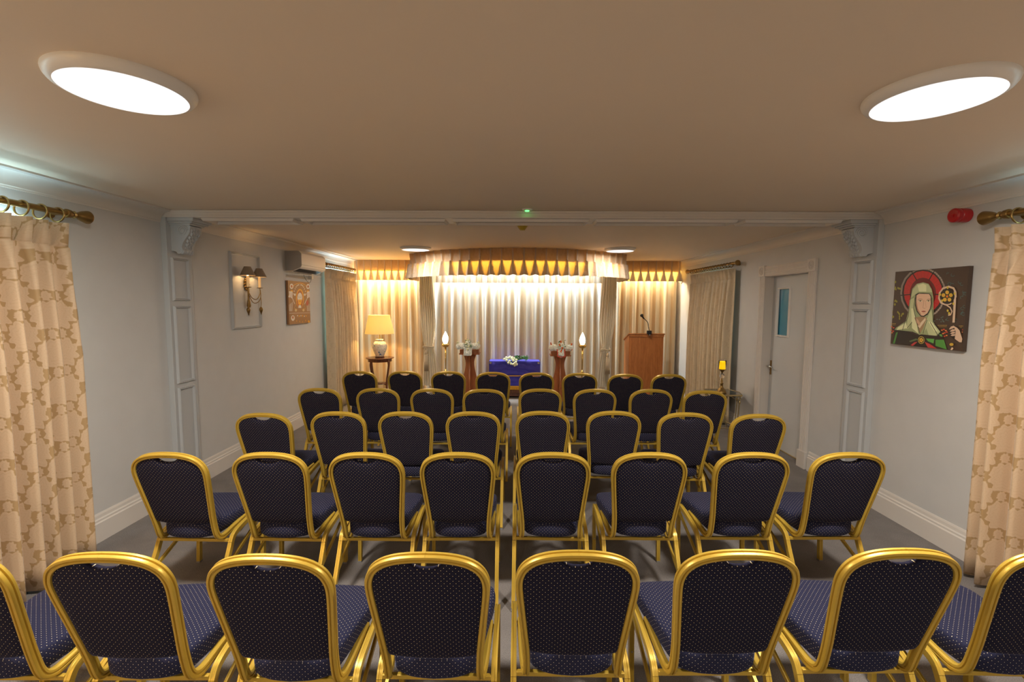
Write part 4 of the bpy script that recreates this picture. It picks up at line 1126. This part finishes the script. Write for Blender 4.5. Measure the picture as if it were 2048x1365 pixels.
def cross(x, y, z, lab, orange):
    t = thing('floral_cross', lab, 'flower arrangement', (x, y, z), group='floral crosses')
    tilt = Matrix.Rotation(math.radians(-30), 4, 'X') @ Matrix.Scale(1.22, 4)
    def T(a, b, c): return tilt @ Vector((a, b, c))
    bm = B()
    cells = [(-.13, 0), (-.085, 0), (.085, 0), (.13, 0), (0, -.055), (0, -.105), (0, .04), (0, 0)]
    for cx, cy in cells:
        blob(bm, T(cx, .0, cy), .056, (1, 1, 1), 3, jit=.008)
    pet = B()
    for cx, cy in cells:
        for i in range(46):
            d = Vector((random.gauss(0, 1), random.gauss(0, 1), random.gauss(0, 1))).normalized()
            if d.y > .5: continue
            blob(bm, T(cx, 0, cy)+d*.045, .010, (.5, .5, 1.1), 1, rot=Vector((0, 0, 1)).rotation_difference(d))
    pet.free()
    obj('white_blossoms', bm, M_MUM, t)
    bm = B()
    for (cx, cy) in ((-.15, .035), (.15, .035), (0, .075), (-.02, .02), (.015, -.03), (0, -.075)):
        c_ = T(cx, -.05, cy)
        if orange:
            for q in range(4): blob(bm, c_+Vector((random.uniform(-.012, .012), -.005, random.uniform(-.015, .02))), .012, (.8, .8, 1.4), 1)
        else:
            for q in range(5): blob(bm, c_+Vector((.009*math.cos(q*1.257), -.004, .009*math.sin(q*1.257))), .013, (1, .8, 1), 1)
            blob(bm, c_+Vector((0, -.01, 0)), .010, (1, 1, 1), 1)
    obj('rose_heads' if not orange else 'lily_heads', bm, M_ORANGE if orange else M_ROSE, t, smooth=True)
    bm = B()
    for i in range(26):
        c_ = T(random.uniform(-.05, .05), -.04, random.uniform(-.06, .09)); d = Vector((random.uniform(-1, 1), random.uniform(-.6, .1), random.uniform(-.3, 1))).normalized()
        blob(bm, c_+d*.02, .022, (.22, .12, 1), 1, rot=Vector((0, 0, 1)).rotation_difference(d))
    obj('leaves', bm, M_LEAF, t)
    bm = B()
    m_r = M_RIBBON if orange else M_MUM
    for a, b in (((-.165, -.03), (-.05, -.03)), ((.05, -.03), (.165, -.03)), ((-.05, -.145), (.05, -.145)), ((-.052, -.03), (-.052, -.14)), ((.052, -.03), (.052, -.14))):
        pts = []
        for i in range(13):
            q = i/12; pts.append(T(a[0]+(b[0]-a[0])*q, -.012+.006*(i % 2), a[1]+(b[1]-a[1])*q-.006*(i % 2)))
        tube(bm, pts, .009, 6)
    obj('ribbon_edge', bm, m_r, t)
    return t
cross(-.845, 8.24, 1.04, 'white floral cross with green leaves on the left pedestal', False)
cross(.795, 8.24, 1.02, 'white floral cross with orange lilies and coral ribbon on the right pedestal', True)

def torch(x, y, zt, lab):
    t = thing('torch_lamp', lab, 'floor lamp', (x, y, 0))
    d = zt-1.058
    obj('base', lathe(B(), [(.001, 0), (.13, 0), (.13, .015), (.10, .03), (.04, .05), (.022, .09), (.018, .20), (.03, .23), (.018, .26), (.014, .45), (.016, .50), (.035, .52), (.038, .545), (.02, .565), (.012, .59), (.001, .60)], 28), M_BRASS, t, smooth=True, auto=60)
    obj('pole', lathe(B(), [(.011, .59), (.014, .75), (.018, 1.0+d), (.016, 1.0+d)], 16, close=False), M_BRASS, t, smooth=True)
    obj('bowl', lathe(B(), [(.001, .985+d), (.03, .99+d), (.06, 1.01+d), (.072, 1.035+d), (.068, 1.055+d), (.05, 1.06+d), (.02, 1.055+d)], 28, close=False), M_BRASS, t, smooth=True)
    bm = B(); prof = [(.001, 1.06), (.03, 1.065), (.046, 1.10), (.053, 1.14), (.047, 1.18), (.032, 1.22), (.014, 1.26), (.001, 1.285)]
    rings = []
    n = 20
    for i_, (r, z) in enumerate(prof):
        rings.append([bm.verts.new((r*(1+.08*math.cos(5*(2*PI*k_/n)+z*14))*math.cos(2*PI*k_/n), r*(1+.08*math.cos(5*(2*PI*k_/n)+z*14))*math.sin(2*PI*k_/n), z+d)) for k_ in range(n)])
    for a, b in zip(rings, rings[1:]):
        for k_ in range(n): bm.faces.new((a[k_], a[(k_+1) % n], b[(k_+1) % n], b[k_]))
    obj('flame_globe', bm, M_FLAME, t, smooth=True)
    return t
torch(-1.287, 8.5, 1.058, 'brass torch floor lamp with lit flame globe beside the left tied curtain')
torch(1.213, 8.5, 1.053, 'brass torch floor lamp with lit flame globe beside the right tied curtain')

# ------------------------------------------------------------------ bier
t = thing('catafalque', 'low dark wooden bier stand on the carpet between the pedestals', 'bier', (-.025, 8.96, 0))
obj('plinth', box(B(), (-.46, -.15, .03), (.46, .13, .09), .004), M_DKWOOD, t)
obj('frame_top', box(B(), (-.48, -.17, .09), (.48, .14, .16), .006), M_DKWOOD, t)
obj('body', box(B(), (-.44, -.12, .16), (.44, .12, .66), .004), M_DKWOOD, t)
for sx in (-1, 1):
    for sy in (-1, 1): obj('foot', box(B(), (sx*.42-.03, sy*.13-.03, 0), (sx*.42+.03, sy*.13+.03, .03), .003), M_DKWOOD, t)
# pall: front cloth with swagged folds
t = thing('funeral_pall', 'royal blue velvet pall with gold trim draped over the bier', 'cloth', (-.025, 8.80, 0))
def cloth_panel(z0, z1, yf, top=False, swag=.0, seed=1):
    bm = B(); nx, nz = 48, 16; g = []
    rnd = random.Random(seed)
    for j in range(nz+1):
        tz = j/nz; z = z0+(z1-z0)*tz; row = []
        for i in range(nx+1):
            q = i/nx*2-1; x = q*.482
            d = .006*math.sin(q*9+tz*5)+.010*math.sin((tz*4.5+q*q*1.4)*PI)*(1-abs(q)**3)*swag+.004*math.sin(q*23+tz*3)
            row.append(bm.verts.new((x, yf-d-.004, z)))
        g.append(row)
    for a, b in zip(g, g[1:]):
        for i in range(nx): bm.faces.new((a[i], a[i+1], b[i+1], b[i]))
    return bm
bm = cloth_panel(.43, .70, 0, swag=1.)
# top and sides
v0 = [( -.482, 0), (.482, 0)]
hv = [(-.484, .0), (.484, .0), (.484, .31), (-.484, .31)]
for z_a, z_b in ((.44, .69),):
    A_ = [bm.verts.new((a, b, z_a)) for a, b in hv]; B_ = [bm.verts.new((a, b, z_b)) for a, b in hv]; C_ = [bm.verts.new((a*.98, .17+(b-.17)*.95, .704)) for a, b in hv]
    for i in range(4):
        bm.faces.new((A_[i], A_[(i+1) % 4], B_[(i+1) % 4], B_[i])); bm.faces.new((B_[i], B_[(i+1) % 4], C_[(i+1) % 4], C_[i]))
    bm.faces.new(C_)
obj('upper_cloth', bm, M_BLUE, t, smooth=True, auto=40)
obj('lower_cloth', cloth_panel(.225, .425, -.008, swag=.6, seed=2), M_BLUE, t, smooth=True)
obj('gold_braid', box(B(), (-.486, -.024, .418), (.486, -.010, .436), .004), M_FRINGE, t)
bm = box(B(), (-.486, -.030, .215), (.486, -.014, .235), .004)
for i in range(90):
    x = -.48+.96*i/89; tube(bm, [(x, -.022, .22), (x+random.uniform(-.002, .002), -.024, .163)], .0052, 5)
obj('gold_fringe', bm, M_FRINGE, t)
bm = B()
for sx in (-1, 1): lathe(bm, [(.001, .0), (.02, .0), (.022, .006), (.001, .008)], 16, (sx*.455, -.012, .675), Matrix.Rotation(PI/2, 4, 'X'))
obj('corner_badge', bm, M_GREYP, t)
# rose bouquet
t = thing('rose_bouquet', 'bouquet of cream roses with green leaves lying on the blue pall', 'bouquet', (-.02, 8.86, .712))
bm = B(); random.seed(12)
heads = [(-.20, -.05, .03), (-.165, -.02, .055), (-.155, -.09, .015), (-.12, -.06, .055), (-.09, -.02, .07), (-.10, -.11, .0), (-.06, -.07, .04), (-.03, -.10, .01), (-.05, -.03, .06), (-.01, -.06, .045), (.03, -.08, .02), (-.12, -.12, -.03), (-.07, -.125, -.045), (-.03, -.13, -.055), (.0, -.125, -.04), (.02, -.12, -.02), (.035, -.12, -.06), (.0, -.13, -.075)]
for h in heads:
    c_ = Vector(h)
    blob(bm, c_, .020, (1, 1, 1.1), 2)
    for q in range(5):
        a = q*1.257+random.random(); blob(bm, c_+Vector((.013*math.cos(a), .004*math.sin(a)-.006, .013*math.sin(a))), .014, (1, .8, 1), 1)
obj('rose_heads', bm, M_ROSE, t, smooth=True)
bm = B()
for h in heads[:12]: tube(bm, [h, (.10+random.uniform(-.02, .04), .0+random.uniform(-.03, .03), .03), (.24+random.uniform(-.05, .05), .03+random.uniform(-.04, .04), .04+random.uniform(-.01, .04))], .003, 5)
obj('stems', bm, M_LEAF, t)
bm = B()
for i in range(70):
    x = random.uniform(-.02, .24); c_ = Vector((x, random.uniform(-.07, .05), .02+random.uniform(-.01, .07))); d = Vector((random.uniform(.0, 1), random.uniform(-.6, .6), random.uniform(-.3, .8))).normalized()
    blob(bm, c_, .03, (.28, .10, 1), 1, rot=Vector((0, 0, 1)).rotation_difference(d))
obj('leaves', bm, M_LEAF, t)

# ------------------------------------------------------------------ lectern and microphone
t = thing('lectern', 'tall mahogany lectern with sloping top beside the right side drape', 'lectern', (2.316, 8.30, 0))
bm = B()
side = [(0, 0), (.36, 0), (.36, 1.135), (0, 1.255)]
for x0, x1 in ((-.305, -.285), (.285, .305)): loop_prism(bm, side, x0, x1, axis=0)
obj('side_panels', bm, M_MAHOG, t)
obj('front_panel', box(B(), (-.285, .002, .0), (.285, .02, 1.25)), M_MAHOG, t)
obj('top_board', loop_prism(B(), [(-.02, 1.262), (.38, 1.128), (.385, 1.146), (-.015, 1.28)], -.322, .322, axis=0), M_MAHOG, t)
obj('cornice_strip', box(B(), (-.31, -.010, 1.215), (.31, .0, 1.255), .002), M_MAHOG, t)
obj('inner_shelf', box(B(), (-.285, .02, .60), (.285, .34, .62)), M_MAHOG, t)
t = thing('microphone', 'black gooseneck microphone clamped to the lectern top', 'microphone', (2.352, 8.262, 1.30))
bm = box(B(), (-.04, -.022, -.03), (.04, .02, .032), .004); box(bm, (-.02, -.026, -.05), (.02, -.014, -.03), .002)
obj('clamp', bm, M_BLACK, t)
neck = cat([(0, 0, .03), (-.015, .0, .10), (-.03, .0, .17), (-.065, .0, .215), (-.10, -.005, .245)], 5)
obj('gooseneck', tube(B(), neck, .0065, 8), M_BLACK, t, smooth=True)
d = Vector((-.6, -.15, .8)).normalized(); q = Vector((0, 0, 1)).rotation_difference(d).to_matrix().to_4x4()
obj('mic_body', lathe(B(), [(.001, 0), (.012, 0), (.014, .03), (.016, .05), (.001, .052)], 14, (-.10, -.005, .24), q), M_BLACK, t, smooth=True, auto=40)
obj('mic_head', lathe(B(), [(.016, .05), (.026, .060), (.029, .075), (.024, .092), (.001, .10)], 16, (-.10, -.005, .24), q), M_DKMET, t, smooth=True)
obj('knob', lathe(B(), [(.001, 0), (.012, 0), (.012, .012), (.001, .012)], 12, (0, -.026, -.042), Matrix.Rotation(PI/2, 4, 'X')), M_CHROME, t, smooth=True, auto=40)

# ------------------------------------------------------------------ glass side table with candle holder
t = thing('glass_side_table', 'brass side table with smoked glass top beside the door', 'side table', (2.90, 6.50, 0))
hx = [(-.17, -.22), (.17, -.22), (.235, .0), (.17, .22), (-.17, .22), (-.235, 0)]
obj('glass_top', loop_prism(B(), [(a*.97, b*.97) for a, b in hx], .566, .576, axis=2), M_SMOKE, t)
obj('top_rim', sweep(B(), [Vector((a, b, .57)) for a, b in hx], rrect(.020, .012, .002, 1), (0, 0, 1), closed=True), M_PALEBR, t)
obj('lower_rim', sweep(B(), [Vector((a*.8, b*.8, .105)) for a, b in hx], rrect(.014, .008, .002, 1), (0, 0, 1), closed=True), M_PALEBR, t)
for a, b in hx:
    bm = B(); a1, b1 = a*.88, b*.88
    tube(bm, cat([(a*.97, b*.97, .56), (a1*1.0, b1*1.0, .54), (a1, b1, .49), (a1*.96, b1*.96, .30), (a1*.92, b1*.92, .12), (a*.90, b*.90, .07), (a*.98, b*.98, .06)], 4), .0075, 8)
    lathe(bm, [(.001, .50), (.012, .495), (.016, .47), (.011, .445), (.001, .44)], 10, (a1, b1, 0))
    lathe(bm, [(.001, .078), (.006, .075), (.011, .06), (.006, .045), (.009, .02), (.006, 0), (.001, 0)], 10, (a*.98, b*.98, 0))
    obj('leg', bm, M_PALEBR, t, smooth=True)
bm = B()
for (a, b), (c_, d_) in zip(hx, hx[1:]+hx[:1]):
    L_ = Vector((c_-a, d_-b, 0)); o0 = Vector((a*.94, b*.94, 0)); L_ *= .94
    pts = []
    for u, z in ((.08, .50), (.16, .535), (.24, .52), (.34, .54), (.42, .555), (.58, .555), (.66, .54), (.76, .52), (.84, .535), (.92, .50)):
        pts.append(o0+L_*u+Vector((0, 0, z)))
    tube(bm, cat(pts, 3), .004, 6)
obj('fretwork', bm, M_PALEBR, t, smooth=True)
t = thing('candle_holder', 'brass candle holder with a clear glass ball on the side table', 'candle holder', (2.83, 6.38, .577))
obj('base', lathe(B(), [(.001, 0), (.062, 0), (.066, .012), (.060, .035), (.04, .065), (.022, .09), (.018, .13), (.024, .14), (.012, .155), (.016, .175), (.009, .19), (.012, .205), (.001, .215)], 28), M_ABRASS, t, smooth=True, auto=60)
obj('glass_ball', lathe(B(), [(.001, .212)]+[(.034*math.sin(PI*i/12), .246-.034*math.cos(PI*i/12)) for i in range(1, 12)]+[(.001, .28)], 24), M_GLASS, t, smooth=True)
obj('cup', lathe(B(), [(.001, .278), (.008, .282), (.014, .30), (.034, .325), (.050, .332), (.052, .340), (.001, .338)], 28), M_ABRASS, t, smooth=True, auto=60)
obj('glass_sleeve', lathe(B(), [(.048, .340), (.050, .455), (.048, .458), (.046, .455), (.044, .340)], 28, close=False), M_GLASS, t, smooth=True, auto=60)
o = obj('candle', lathe(B(), [(.001, 0), (.041, 0), (.042, .09), (.036, .098), (.001, .092)], 24), M_WAX, None, smooth=True, auto=60, loc=(2.83, 6.38, .917))
tag(o, 'glowing yellow candle in the brass holder', 'candle')
# unseen wall lamp added on the left wall to carry the warm light
t = thing('added_wall_lamp', 'added unseen warm wall lamp on the left wall behind the viewer', 'wall lamp', (LX, -.6, 1.95))
obj('bracket', tube(B(), [(0, 0, 0), (.12, 0, -.02), (.22, 0, .02)], .008, 8), M_ABRASS, t)
obj('lamp_shade', lathe(B(), [(.11, 0), (.05, .15), (.048, .148), (.108, .002)], 28, (.23, 0, .03), close=False), M_SHADE, t, smooth=True)
